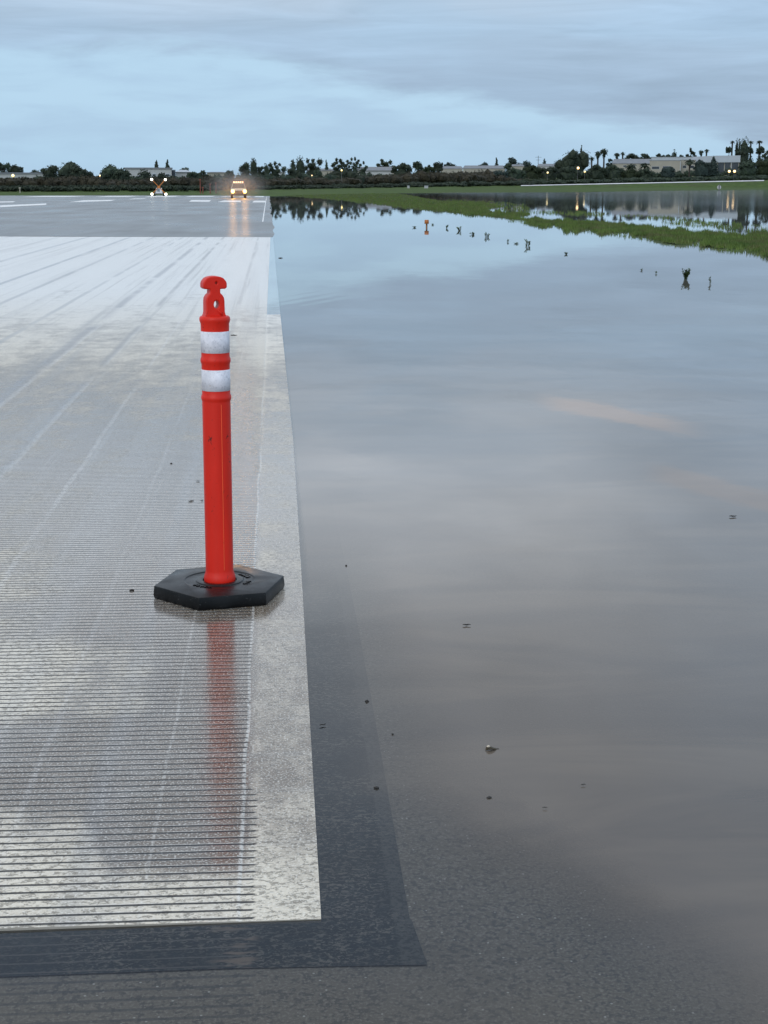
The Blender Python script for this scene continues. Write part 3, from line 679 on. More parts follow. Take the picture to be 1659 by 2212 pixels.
TR(c4, 1546, 1598, 100, 'palm', 'lone tall palm closest to the right edge of the picture', do=260, name='palm_tree')
TR(c4, 1550, 1615, 160, 'round', 'dark tree under the lone tall palm at the right edge', do=240)
TR(c4, 1600, 1700, 185, 'mass', 'dark tree cut by the right edge of the picture', do=230)
TR(c4, 1420, 1560, 262, 'mass', 'dark wide tree right of the glass front of the modern building', do=110)
TR(c4, 1540, 1700, 262, 'mass', 'dark wide tree in the right corner of the bank', 'olive', do=112)

# scrub and hedge that read as one mass
def scrub(name, leafs, prof, x0, x1, nclump, o0, o1, wpx, label, ybot=None, seed=1):
    r = random.Random(seed); mbs = MB()
    for i in range(nclump):
        x = x0 + (x1 - x0) * (i + r.random()) / nclump; o = r.uniform(o0, o1); D = dist(x, o); g0 = tz(x, D)
        zt = ZP(pl(x, prof) - 3 + r.uniform(0, 7), D); W = WP(wpx, D) * r.uniform(.7, 1.4); H = max(1.0, zt - g0)
        c = AT(x, D, g0)
        for j in range(3):
            a = r.uniform(-1, 1); cc = (c.x + a * W * .35, c.y + r.uniform(-1, 1) * W * .3, g0 + H * r.uniform(.35, .62)); rr = (W * r.uniform(.3, .42), W * .35, H * r.uniform(.34, .42))
            mbs.blob(cc, tuple(v * .85 for v in rr), 1, .4, i + j); mbs.leaves(cc, rr, max(.32, D * .0009), 42, r)
    return tag(mbs.build(name, LEAF[leafs]), label, 'scrub', kind='stuff')
PT = [(-60, 384), (80, 383), (140, 379), (190, 378), (230, 386), (300, 385), (380, 381), (440, 380), (500, 384), (560, 383), (640, 382), (740, 384), (823, 376), (900, 368), (960, 370), (1050, 366), (1110, 380), (1220, 383), (1300, 381), (1400, 381), (1500, 379), (1659, 376), (1750, 375)]
scrub('scrub', 'brown', PT, -80, 1130, 230, 58, 105, 34, 'brown green scrub running along the far side of the airfield', seed=2)
scrub('woods', 'dark', [(-60, 386), (140, 376), (250, 380), (420, 377), (560, 374), (700, 373), (800, 374), (900, 371), (1100, 366), (1250, 366), (1400, 372), (1650, 360), (1760, 360)], -80, 1760, 200, 118, 140, 24, 'continuous dark band of trees and bushes behind the scrub', seed=12)
scrub('low_scrub', 'dark', [(-60, 403), (400, 403), (600, 402), (863, 395), (1220, 388), (1659, 384)], -80, 1150, 230, 24, 46, 26, 'low dark scrub at the edge of the far grass', seed=5)
scrub('hedge', 'olive', [(a, b2 + 5) for a, b2 in PT], 1120, 1760, 170, 46, 96, 26, 'dull green scrub covering the bank above the pale track', seed=8)
scrub('hedge_shade', 'dark', [(1100, 391), (1220, 389), (1400, 384), (1659, 379)], 1110, 1760, 110, 36, 52, 22, 'dark low foliage just above the pale track, set there as the shade of the hedge', seed=9)  # dark leaf clumps that build in the shade along the hedge

# ------------------------------------------------------------------ buildings
WALLW = plain('wall_white', (.42, .43, .43), .8, .3, 0, .05, .15); WALLB = plain('wall_beige', (.34, .32, .27), .8, .3, 0, .06, .15)
ROOFG = plain('roof_grey', (.19, .205, .225), .7, .3, 0, .08, .3); FASC = plain('fascia', (.38, .42, .46), .6, .4, 0, .05, .2)
def building(name, label, xa, xb, ytop, do, wall, yroof=None, roofm=None, wins=(), depth=22, ybot=None, gable=False, cat='building', fascia=None):
    xc = (xa + xb) / 2; D = dist(xc, do); g0 = tz(xc, D) - .5; loc = AT(xc, D, g0); W = WP(xb - xa, D); H = ZP(ytop, D) - g0
    Hw = (ZP(yroof, D) - g0) if yroof else H
    root = thing(name, label, cat, loc, -math.atan2(loc.x, loc.y))
    MB().box((0, depth / 2, Hw / 2), (W, depth, Hw)).build('wall', wall, root)
    rm = roofm or ROOFG
    if gable:
        MB().prism([(-W * .52, Hw + .02), (W * .52, Hw + .02), (W * .44, H), (-W * .44, H)], -.6, depth + .6).build('roof', rm, root)
    elif yroof:
        rf = MB(); ov = .5; i0 = 0
        rf.v = [(-W / 2 - ov, -ov, Hw + .02), (W / 2 + ov, -ov, Hw + .02), (W / 2 + ov, depth + ov, Hw + .02), (-W / 2 - ov, depth + ov, Hw + .02),
                (-W / 2 + 1, depth * .5, H), (W / 2 - 1, depth * .5, H)]
        rf.f = [(0, 1, 5, 4), (2, 3, 4, 5), (1, 2, 5), (3, 0, 4), (0, 3, 2, 1)]; rf.build('roof', rm, root)
    else:
        MB().box((0, depth / 2, H + .15), (W + .5, depth + .5, .3)).build('roof', rm, root)
    for (a, b2, y0, y1) in wins:
        X0, X1, Z0, Z1 = WP(a - xc, D), WP(b2 - xc, D), ZP(y1, D) - g0, ZP(y0, D) - g0
        f = MB().box(((X0 + X1) / 2, -.04, (Z0 + Z1) / 2), (X1 - X0, .08, Z1 - Z0)).build('window', FASC, root)
        MB().box(((X0 + X1) / 2, -.09, (Z0 + Z1) / 2), (X1 - X0 - .3, .06, Z1 - Z0 - .3)).build('pane', GLASS, f)
    return root
building('low_building', 'long low pale building at the far left behind dark scrub', -70, 99, 375.6, 170, WALLW)
building('office_building', 'white two storey building left of the runway with dark windows and pointed conifers behind it', 272, 371, 364.9, 190, WALLW, wins=((329, 338, 375, 382), (357, 367, 375, 382), (297, 322, 379, 385), (343, 352, 376, 382)))
building('office_wing', 'low white wing with a slanted roof on the right of the white two storey building', 381, 412, 366, 196, WALLW, yroof=372, roofm=FASC, wins=((369.6, 380.5, 366.5, 386),))
building('beige_shed', 'low beige building above and left of the oncoming truck', 448, 488, 370.5, 200, WALLB, yroof=373)
building('white_shed', 'small white gabled building right of the truck among dark trees', 592, 616, 369.5, 170, WALLW, yroof=372)
building('grey_roofed_house', 'grey roofed building half hidden by dark trees, right of the tallest oval tree', 664, 720, 363.5, 220, WALLB, yroof=368.5)
building('long_roofed_building', 'building with a long grey roof and a pale fascia, middle of the skyline', 770, 852, 360.0, 230, WALLB, yroof=368.5, wins=((780, 789, 372, 375), (800, 812, 372, 375)))
building('pale_annexe', 'long flat pale annexe below the long grey roof in the middle', 777, 846, 371.2, 200, WALLW)
building('small_warehouse', 'smaller grey roofed beige warehouse left of the wide warehouse', 951, 999, 358.6, 180, WALLB, yroof=364.5)
building('warehouse', 'wide beige warehouse with a grey roof right of the middle of the skyline', 1000, 1090, 357, 190, WALLB, yroof=364.2, depth=30)
building('grey_hall', 'small grey roofed hall between the wide warehouse and the pylon', 1101, 1131, 354.8, 240, WALLB, yroof=359)
building('flat_hall', 'low grey roofed hall left of the great domed tree, behind the pylon', 1160, 1219, 353.6, 240, WALLW, yroof=359)
building('sloped_roof_house', 'grey roofed beige building behind the fan palms, left of the modern building', 1322, 1407, 343.0, 200, WALLB, yroof=353.5, wins=((1345, 1352, 357, 361), (1364, 1371, 357, 361), (1384, 1391, 357, 361)))
mb_ = building('modern_building', 'large modern beige building with dark windows and a slanted top near the right edge', 1402, 1467, 347.2, 150, WALLB, wins=((1407, 1423, 359.5, 365.5), (1430, 1446, 359, 364.5)), depth=30)
building('modern_building_block', 'beige block with dark windows behind the front palm, right of a narrow gap', 1469, 1500, 346.2, 152, WALLB, wins=((1473, 1481, 357.5, 363.5), (1486, 1497, 357.5, 363.5)), depth=30)
building('grey_top_building', 'long grey upper storey showing behind the modern beige building', 1406, 1550, 339.5, 235, FASC, depth=30)
D = dist(1545, 160); g0 = tz(1545, D) - .5
gl = thing('glass_front_building', 'building with a curved pale fascia over a dark glass front near the right edge', 'building', AT(1545, D, g0), -math.atan2(AT(1545, D).x, AT(1545, D).y))
Zt, Zm = ZP(336.2, D) - g0, ZP(351, D) - g0; Wg = WP(100, D)
MB().prism([(-Wg / 2 + Wg * i / 12, Zm) for i in range(13)] + [(Wg / 2, Zt), (-Wg / 2 + Wg * .5, Zt - .1), (-Wg / 2, Zt - .9)], 0, 25).build('fascia', FASC, gl)
MB().box((.0, 13, Zm / 2), (Wg * .97, 22, Zm)).build('wall', WALLB, gl)
for a, b2 in ((1548, 1562), (1563, 1575), (1578, 1592)):
    MB().box((WP((a + b2) / 2 - 1545, D), 1.9, Zm * .55), (WP(b2 - a, D) - .4, .12, Zm * .85)).build('window', GLASS, gl)
MB().lathe([(.35, 0), (.35, Zm)], 12, (WP(1576.8 - 1545, D), .6, 0)).build('column', WALLW, gl)

# pylon on the skyline
D = dist(1161, 300); x0 = 1161.5; g0 = tz(x0, D); H = ZP(336.5, D) - g0
py = thing('pylon', 'thin mast with a short cross arm left of the great domed tree', 'mast', AT(x0, D, g0))
MB().tube([(0, 0, 0), (0, 0, H)], [.35, .18]).build('pole', BARK, py); [MB().box((0, 0, H * q), (l_, .2, .25)).build('cross_arm', BARK, py) for q, l_ in ((.93, 6), (.8, 4))]

# ------------------------------------------------------------------ lamps far away
POLE = plain('pole_metal', (.12, .12, .125), .5, .5)
def lampmat(name, c, s): return plain(name, (.8, .8, .75), .4, emit=c, es=s)
LY = lampmat('lamp_yellow', (1, .76, .2), 2.6); LW = lampmat('lamp_warm', (1, .62, .22), 2.6); LD = lampmat('lamp_dim', (1, .72, .2), 1.2)
def lamp(x, y, do, label, mat, r, name='street_lamp'):
    D = dist(x, do); r *= D / 600; g0 = tz(x, D); zl = ZP(y, D); root = thing(name, label, 'street lamp', AT(x, D, g0)); H = zl - g0
    MB().tube([(0, 0, 0), (0, 0, H - r * .6)], [.12, .08]).box((0, 0, H + r * .95), (r * 1.6, r * 1.6, .12)).build('pole', POLE, root)
    MB().blob((0, -r, H), (r, r, r), 2, 0).build('lamp', mat, root, True)
lamp(29.6, 379.3, 110, 'yellow glowing lamp in front of the long pale building at the far left', LY, .55)
lamp(216.7, 379.4, 96, 'small warm lamp left of the big dome tree', LW, .3)
lamp(738, 368, 100, 'warm lamp glowing in the dark trees in the middle of the skyline', LY, .32)
lamp(674, 379, 100, 'low pale lamp shining above the scrub left of the middle lamp', LW, .22)
lamp(1247.3, 363.2, 60, 'bright lamp on a pole in front of the great domed tree', LW, .5)
lamp(1262, 371, 60, 'dim yellow lamp just right of the bright pole lamp', LD, .4)
lamp(1182, 373, 70, 'dim yellow lamp among the bank trees below the pylon', LD, .4)
lamp(1573, 370.3, 40, 'left one of two close warm lamps below the glass front near the right edge', LW, .5)
lamp(1584.3, 370.3, 40, 'right one of two close warm lamps below the glass front near the right edge', LW, .52)
D = dist(1587, 158); wl = thing('wall_light', 'broad pale light mounted under the fascia of the glass front building', 'lamp', AT(1587.6, D, ZP(343.8, D)))
MB().box((0, -.5, 0), (2.6, .5, 1.3)).build('lamp', lampmat('wall_glow', (1, .95, .7), 1.6), wl); MB().box((0, -.2, .75), (2.9, .8, .18)).build('hood', POLE, wl)

# ------------------------------------------------------------------ small markers in the far field
RED = plain('faded_red', (.20, .05, .03), .6)
def post(x, ytop, do, label, cat='post', name='marker_post', mat=RED, r=.09):
    D = 232 + do * .5; g0 = tz(x, D); root = thing(name, label, cat, AT(x, D, g0)); H = ZP(ytop, D) - g0
    MB().tube([(0, 0, -.1), (0, 0, H)], [r, r * .8], 8).build('pole', mat, root); MB().box((0, 0, H), (r * 3.2, r * 3.2, .18)).build('cap', mat, root)
post(432.6, 388, 18, 'tallest thin red post left of the truck')
post(437.9, 405, 14, 'short red stub post beside the tallest red post')
post(453.8, 398, 16, 'middle thin red post left of the truck')
post(466.3, 395.5, 16, 'thin red post nearest the truck on its left')
post(42.5, 406, 14, 'small pale stake in the grass at the far left', mat=WALLB)
for x, lab in ((882, 'small white box marker on the far grass, left one of two'), (920.6, 'wider white box marker on the far grass, right one of two')):
    D = 680; rt = thing('white_marker_box', lab, 'marker', AT(x, D, tz(x, D)), .3); wd = 1.1 if x < 900 else 2.0
    MB().box((0, 0, .55), (wd * .8, .7, 1.1)).build('body', WALLW, rt); MB().box((0, 0, 1.15), (wd * .9, .85, .1)).build('lid', FASC, rt)
D = 430; sg = thing('round_sign', 'pale round sign seen behind a dark post, standing in the pool near the right edge', 'sign', AT(1553.8, D, 0))
MB().prism([(.58 * math.cos(a * math.pi / 8 + .2), .95 + .58 * math.sin(a * math.pi / 8 + .2)) for a in range(16)], .06, .10).build('board', WALLW, sg)
MB().box((0, 0, .8), (.30, .1, 1.9)).build('post', POLE, sg)

# ------------------------------------------------------------------ lighted X trailer
D = 199; xm = 343; pz = AT(xm, D); zr = zfar(pz.x, pz.y)
xt = thing('lighted_runway_closure_cross', 'trailer with an orange cross and four bright white lamps standing on the runway', 'light trailer', (pz.x, pz.y, zr), .05); xt.scale = (.88,) * 3
BODYW = plain('trailer_white', (.62, .64, .66), .4); ORG = plain('orange_arm', (.42, .13, .015), .5); TYRE = plain('tyre_rubber', (.02, .02, .02), .8); STEEL = plain('steel', (.09, .09, .10), .5, .5, .3)
MB().prism([(-.52, .42), (.52, .42), (.40, 1.22), (-.40, 1.22)], -.35, .8).build('body', BODYW, xt)
MB().box((-.08, -.37, .85), (.42, .04, .36)).build('panel', plain('panel_grey', (.16, .2, .22), .3), xt)
MB().box((0, .2, .36), (1.7, 1.5, .1)).box((0, -.9, .34), (.12, 1.2, .1)).build('chassis', STEEL, xt)
for sx_ in (-.78, .78):
    wv = MB(); wv.lathe([(.12, -.09), (.27, -.09), (.29, 0), (.27, .09), (.12, .09)], 20)
    o = wv.build('wheel', TYRE, xt, True, (sx_ * .82, .25, .29)); o.rotation_euler = (0, math.pi / 2, 0)
arms = [((-1.03, .28), (1.0, 2.42)), ((1.03, .30), (-1.0, 2.44))]
for (a, b2) in arms: MB().tube([(a[0], -.5, a[1]), (b2[0], -.5, b2[1])], .055, 8).build('arm', ORG, xt)
MB().box((0, -.5, 1.32), (.42, .2, .30)).build('hub', ORG, xt)
LX = lampmat('cross_lamp', (1, .97, .78), 25)
for a, b2 in ((-1.03, .32), (1.03, .30), (-1.0, 2.44), (1.0, 2.42)):
    hs = MB(); hs.lathe([(.08, .15), (.18, .10), (.21, 0)], 20); h_ = hs.build('lamp_housing', STEEL, xt, True, (a, -.56, b2)); h_.rotation_euler = (-math.pi / 2, 0, 0)
    ln = MB(); ln.lathe([(.18, 0), (.16, -.05), (.07, -.08)], 20); ln.build('lens', LX, h_, True)

# ------------------------------------------------------------------ oncoming truck
D = 170; pz = AT(515, D); zr = zfar(pz.x, pz.y)
tk = thing('truck', 'pickup truck driving towards the camera with bright headlights and a lit roof light bar', 'truck', (pz.x, pz.y, zr), .04); tk.scale = (.9,) * 3
TB = plain('truck_paint', (.62, .58, .48), .3, .5); TG = plain('truck_glass', (.05, .055, .06), .08, .6)
bd = MB(); bd.prism([(-1.7, .42), (-1.75, .95), (-1.60, 1.08), (-.55, 1.18), (-.5, 1.2), (1.0, 1.2), (3.6, 1.18), (3.65, .45)], -.95, .95, 'x')
soften(bd.build('body', TB, tk), .08, 3)
cb_ = MB(); i = 0
cb_.v = [(-.88, -.5, 1.17), (.88, -.5, 1.17), (.9, 1.5, 1.17), (-.9, 1.5, 1.17), (-.70, .25, 1.82), (.70, .25, 1.82), (.72, 1.3, 1.82), (-.72, 1.3, 1.82)]
cb_.f = [(0, 3, 2, 1), (4, 5, 6, 7), (0, 1, 5, 4), (1, 2, 6, 5), (2, 3, 7, 6), (3, 0, 4, 7)]; soften(cb_.build('cab', TB, tk), .05, 2)
MB().quad((-.80, -.445, 1.24), (.80, -.445, 1.24), (.67, .175, 1.77), (-.67, .175, 1.77)).build('windshield', TG, tk)
MB().box((0, -1.76, .78), (1.15, .06, .34)).build('grille', STEEL, tk); MB().box((0, -1.82, .50), (1.95, .2, .22)).build('bumper', STEEL, tk)
LH = lampmat('headlight_glow', (1, .50, .10), 40)
for s_ in (-1, 1):
    hb = MB(); hb.lathe([(.19, .0), (.21, .06), (.17, .12)], 20); o = hb.build('headlight', LH, tk, True, (s_ * .74, -1.74, .84)); o.rotation_euler = (math.pi / 2, 0, 0)
    MB().box((s_ * 1.08, -.28, 1.32), (.2, .1, .24)).build('mirror', STEEL, tk)
    for yy in (-1.05, 2.6):
        wv = MB(); wv.lathe([(.18, -.12), (.36, -.12), (.39, 0), (.36, .12), (.18, .12)], 24); o = wv.build('wheel', TYRE, tk, True, (s_ * .82, yy, .39)); o.rotation_euler = (0, math.pi / 2, 0)
        ri = MB(); ri.lathe([(.05, -.125), (.19, -.125), (.2, .125), (.05, .125)], 16); ri.build('rim', STEEL, o, True)
lb = MB().box((0, .6, 1.90), (1.35, .34, .12)).build('light_bar', STEEL, tk)
LB = lampmat('beacon_glow', (1, .45, .22), 9)
for k in range(5): MB().blob((-.52 + .26 * k, .44, 1.97), (.085, .09, .07), 2, 0).build('beacon', LB, lb, True)
for s_ in (-1, 1):                                           # the beams themselves
    hl = bpy.data.lights.new('headlight_beam', 'SPOT'); hl.energy = 2800; hl.color = (1, .46, .09); hl.spot_size = math.radians(120); hl.spot_blend = .6; hl.shadow_soft_size = .17
    ho_ = bpy.data.objects.new('headlight_beam', hl); C.objects.link(ho_); ho_.parent = tk; ho_.location = (s_ * .74, -1.92, .84); ho_.rotation_euler = (math.radians(86), 0, math.radians(180))
m = bpy.data.materials.new('glow_mist'); m.use_nodes = True; t = NT(m.node_tree)  # added scattering volume that stands in for the glare round the headlights
vp = t.n('ShaderNodeTexCoord').outputs['Object']; vr = t.n('ShaderNodeVectorMath', {0: vp}, operation='LENGTH').outputs['Value']
dens = t.m('MULTIPLY', t.ss(vr, .25, 1.0, 1, 0), t.lin(t.noise(vp, 2.2, 3), .3, .7, .5, 1.2))
t.set(t.n('ShaderNodeOutputMaterial').inputs['Volume'], t.n('ShaderNodeVolumePrincipled', {'Color': (.85, .8, .75, 1), 'Density': t.m('MULTIPLY', dens, .17), 'Anisotropy': .35}))
sp_ = MB().blob((0, 0, 0), (1, 1, 1), 3, 0).build('glow_mist', m); sp_.location = (pz.x - .2, pz.y - .4, 1.25); sp_.scale = (4.2, 4.0, 2.3)
tag(sp_, 'mist of spray added round the oncoming truck to carry the glow of its headlights', 'spray', kind='stuff')
MB().tube([(.1, .9, 1.82), (.1, .9, 2.25)], .02).build('antenna', STEEL, tk)

# ------------------------------------------------------------------ the delineator post
pc = Vector((-.209, 5.08, 0))
zt0 = zwhite(pc.x, pc.y) + .0005
dl = thing('delineator_post', 'red orange plastic delineator post with two white bands on a black hexagonal rubber base', 'traffic post', (pc.x, pc.y, zt0))
m = bpy.data.materials.new('black_rubber'); m.use_nodes = True; t = NT(m.node_tree); p = t.n('ShaderNodeTexCoord').outputs['Object']
c = t.mix(t.ss(t.noise(p, 9, 4), .35, .7), (.003, .0035, .004), (.009, .010, .011)); c = t.mix(t.m('MULTIPLY', t.ss(t.noise(p, 180, 2), .66, .74), .5), c, (.12, .12, .12))
t.n('ShaderNodeOutputMaterial', {0: t.n('ShaderNodeBsdfPrincipled', {'Base Color': c, 'Roughness': t.lin(t.noise(p, 14, 3), .3, .7, .26, .42), 'Specular IOR Level': .22, 'Coat Weight': .0, 'Coat Roughness': .18,
     'Normal': t.n('ShaderNodeBump', {'Strength': .25, 'Distance': .001, 'Height': t.noise(p, 220, 3)})})}); RUB = m
bm = bmesh.new(); HR, HT = .236, .049; rings = []
ang = [math.radians(14 + 60 * k) for k in range(6)]
def hexring(sc, z): return [bm.verts.new((HR * sc * math.cos(a), HR * sc * math.sin(a), z)) for a in ang]
def circring(r, z, nseg=48): return [bm.verts.new((r * math.cos(math.radians(14) + 2 * math.pi * k / nseg), r * math.sin(math.radians(14) + 2 * math.pi * k / nseg), z)) for k in range(nseg)]
b0 = hexring(.985, 0); b1 = hexring(1.0, .012); b2r = hexring(.985, HT - .004)
for A, B in ((b0, b1), (b1, b2r)):
    for k in range(6): bm.faces.new((A[k], A[(k + 1) % 6], B[(k + 1) % 6], B[k]))
bm.faces.new(b0[::-1])
cr = circring(.125, HT + .001); cr2 = circring(.121, HT - .002); cr3 = circring(.085, HT - .002); cr4 = circring(.083, HT + .0015); cr5 = circring(.060, HT + .0015); cr6 = circring(.058, HT - .006)
for k in range(6):
    seg = [cr[(8 * k + j) % 48] for j in range(9)]
    bm.faces.new([b2r[k], b2r[(k + 1) % 6]] + seg[::-1])
for A, B in ((cr, cr2), (cr2, cr3), (cr3, cr4), (cr4, cr5), (cr5, cr6)):
    for k in range(48): bm.faces.new((A[k], A[(k + 1) % 48], B[(k + 1) % 48], B[k]))
bm.faces.new(cr6)
me = bpy.data.meshes.new('base'); bm.to_mesh(me); bm.free(); me.materials.append(RUB)
bo = bpy.data.objects.new('base', me); C.objects.link(bo); bo.parent = dl; soften(bo, .010, 4, 30)
lts = []                                                      # moulded lettering on the ring, too worn to read
for a0, nm in ((218, 5), (20, 4), (330, 3)):
    lt = MB(); lts.append(lt)
    for k in range(nm):
        a = math.radians(a0 + k * 8.5); rr = .103; cx, cy = rr * math.cos(a), rr * math.sin(a)
        lt.box((cx, cy, HT - .0005), (.005, .015, .003), a + math.pi / 2 * (k % 2)); lt.box((cx * 1.06, cy * 1.06, HT - .0005), (.009, .0035, .003), a + .3 * k); lt.box((cx * .95, cy * .95, HT - .0005), (.0095, .003, .003), a + math.pi / 2 + .2 * k)
for lt in lts: lt.build('lettering', RUB, bo)
def vinyl(name, base, seam=False):
    m = bpy.data.materials.new(name); m.use_nodes = True; t = NT(m.node_tree); p = t.n('ShaderNodeTexCoord').outputs['Object']
    z = t.n('ShaderNodeSeparateXYZ', {0: p}).outputs[2]
    c = t.mix(t.ss(t.noise(t.vscale(p, (14, 14, 2.2)), 1, 4, .6), .35, .7), tuple(v * .86 for v in base), base)
    sc = t.m('MULTIPLY', t.ss(t.noise(t.vscale(p, (60, 60, 38)), 1, 3, .6, 1.4), .66, .70), t.ss(t.noise(t.vscale(p, (9, 9, 6)), 1, 2), .47, .56))
    c = t.mix(t.m('MULTIPLY', sc, .85), c, (.035, .008, .006))
    sp = t.ss(t.noise(p, 160, 2), .72, .76); c = t.mix(t.m('MULTIPLY', sp, .6), c, (.08, .015, .01))
    c = t.mix(t.m('MULTIPLY', t.ss(t.noise(t.vscale(p, (26, 26, 1.3)), 1, 3), .55, .75), .25), c, tuple(v * .6 for v in base))
    t.n('ShaderNodeOutputMaterial', {0: t.n('ShaderNodeBsdfPrincipled', {'Base Color': c, 'Roughness': .42, 'Specular IOR Level': .3,
       'Normal': t.n('ShaderNodeBump', {'Strength': .12, 'Distance': .001, 'Height': t.noise(p, 120, 3)})})}); return m
VIN = vinyl('red_vinyl', (.68, .018, .006))
m = bpy.data.materials.new('reflective_band'); m.use_nodes = True; t = NT(m.node_tree); p = t.n('ShaderNodeTexCoord').outputs['Object']
c = t.mix(t.ss(t.noise(p, 16, 5, .65), .35, .7), (.56, .57, .62), (.80, .79, .84)); c = t.mix(t.m('MULTIPLY', t.ss(t.noise(p, 110, 4, .7), .52, .64), .5), c, (.36, .37, .42))
c = t.mix(t.m('MULTIPLY', t.ss(t.noise(p, 26, 2), .70, .74), .5), c, (.42, .33, .2))
t.n('ShaderNodeOutputMaterial', {0: t.n('ShaderNodeBsdfPrincipled', {'Base Color': c, 'Roughness': .42})}); BAND = m
# heights measured on the post axis
def zpost(ysrc):
    y = ysrc * .5486; d = Fv - Uv * ((y - 1106) / FPX); hd = math.hypot(d.x, d.y); return HCAM + d.z * (pc.length / hd) * 1.0 - zt0
Z = {k: zpost(v) for k, v in dict(top=1088.5, tb=1130.5, nb=1156, ft=1240, f0=1264.8, b1t=1298.7, b1b=1382.8, r2t=1402.3, r2b=1424.8, b2t=1447.9, b2b=1530.6, r3t=1548, r3b=1570).items()}
R0 = .0485
prof = [(.0, HT - .012), (.052, HT - .012), (.055, HT - .004), (.0555, HT + .008), (.053, HT + .020), (.0495, HT + .030), (.0485, HT + .04)]
prof += [(R0, .3), (R0, .6), (R0, Z['r3b'] - .003)]
def bead(zb, zt, r=.0034): return [(R0, zb - .002), (R0 + r * .75, zb + (zt - zb) * .2), (R0 + r, (zb + zt) / 2), (R0 + r * .75, zt - (zt - zb) * .2), (R0, zt + .002)]
prof += bead(Z['r3b'], Z['r3t']) + [(R0 - .0005, Z['b2b']), (R0 - .0005, Z['b2t'])] + bead(Z['r2b'], Z['r2t']) + [(R0 - .0005, Z['b1b']), (R0 - .0005, Z['b1t'])]
prof += [(R0, Z['f0'] - .004), (R0 + .0032, Z['f0'] + .004), (R0 + .004, (Z['f0'] + Z['ft']) / 2), (R0 + .0025, Z['ft'] - .004), (R0 - .001, Z['ft'] - .0005), (R0 - .006, Z['ft']), (0.001, Z['ft'])]
pb = MB(); pb.lathe(prof, 56, cap=False); po = pb.build('post', VIN, dl, True)
for a, b2 in (('b1b', 'b1t'), ('b2b', 'b2t')):
    q = MB(); zb, zt = Z[a], Z[b2]; q.lathe([(R0 - .001, zb), (R0 + .0006, zb + .0006), (R0 + .0006, zt - .0006), (R0 - .001, zt)], 56, cap=False); q.build('reflective_band', BAND, dl, True)
sm = MB(); a = math.radians(-68)  # raised seam; the bright streak of light is put into its lighter orange
sm.tube([((R0 + .0003) * math.cos(a), (R0 + .0003) * math.sin(a), HT + .045), ((R0 + .0003) * math.cos(a), (R0 + .0003) * math.sin(a), Z['r3b'] - .01)], .0009, 6); sm.build('lit_mould_seam', plain('seam_highlight', (.9, .12, .03), .3), dl)
# T grip with two holes: a 2D outline pushed to its thickness
def outline(pts, holes, depth, bev, name, mat, parent, loc, rz):
    cu = bpy.data.curves.new(name, 'CURVE'); cu.dimensions = '2D'; cu.fill_mode = 'BOTH'; cu.extrude = depth / 2 - bev; cu.bevel_depth = bev; cu.bevel_resolution = 3
    for lp in [pts] + holes:
        sp = cu.splines.new('POLY'); sp.points.add(len(lp) - 1); sp.use_cyclic_u = True
        for q, (a, b2) in zip(sp.points, lp): q.co = (a, b2, 0, 1)
    tmp = bpy.data.objects.new(name, cu); C.objects.link(tmp); bpy.context.view_layer.update()
    me = bpy.data.meshes.new_from_object(tmp.evaluated_get(bpy.context.evaluated_depsgraph_get())); bpy.data.objects.remove(tmp)
    me.materials.clear(); me.materials.append(mat); me.name = name; me.transform(Matrix.Rotation(math.pi / 2, 4, 'X'))
    o = bpy.data.objects.new(name, me); C.objects.link(o); o.parent = parent; o.location = loc; o.rotation_euler = (0, 0, rz); return o
ft, nb_, tb_, tp = 0.0, Z['nb'] - Z['ft'], Z['tb'] - Z['ft'], Z['top'] - Z['ft']
bv = .004
pts = [(-.037, -.004), (-.0325, .006), (-.0305, .014), (-.030, nb_ - .022), (-.0285, nb_ - .012), (-.0235, nb_ - .004), (-.017, nb_ + .001), (-.0150, nb_ + .005), (-.0148, tb_ - .003), (-.019, tb_ + .0005), (-.036, tb_ + .001), (-.0395, tb_ + .004), (-.0395, tb_ + .015), (-.037, tb_ + .021)]
pts += [(.036 * math.cos(a), tb_ + .020 + (tp - tb_ - .020) * math.sin(a)) for a in [math.pi - math.pi * k / 10 for k in range(2, 9)]]
pts += [(-a, b2) for a, b2 in pts[:14][::-1]]
pts = [(a * (1 - bv / .06), b2) for a, b2 in pts]
hole1 = [(.004 + .0135 * math.cos(-2 * math.pi * k / 20), nb_ * .54 + .0175 * math.sin(-2 * math.pi * k / 20)) for k in range(20)]
hole2 = [(.004 + .0072 * math.cos(-2 * math.pi * k / 16), tb_ + .017 + .0085 * math.sin(-2 * math.pi * k / 16)) for k in range(16)]
ho = outline(pts, [hole1, hole2], .046, bv, 'grip', VIN, dl, (-.002, 0, Z['ft']), math.radians(18))
ho.data.shade_smooth()
try:
    bpy.context.view_layer.objects.active = ho
    for e in ho.data.edges: pass
    ho.data.set_sharp_from_angle(angle=math.radians(40))
except Exception: pass
rb = MB(); rb.tube([(.006, -.0235, nb_ * .30), (.021, -.0245, .004)], [.0022, .004], 8); o = rb.build('rib', VIN, dl, True, (-.002, 0, Z['ft'])); o.rotation_euler = (0, 0, math.radians(18))
# lean of a degree, as in the photograph
dl.rotation_euler = (0, math.radians(.3), 0)

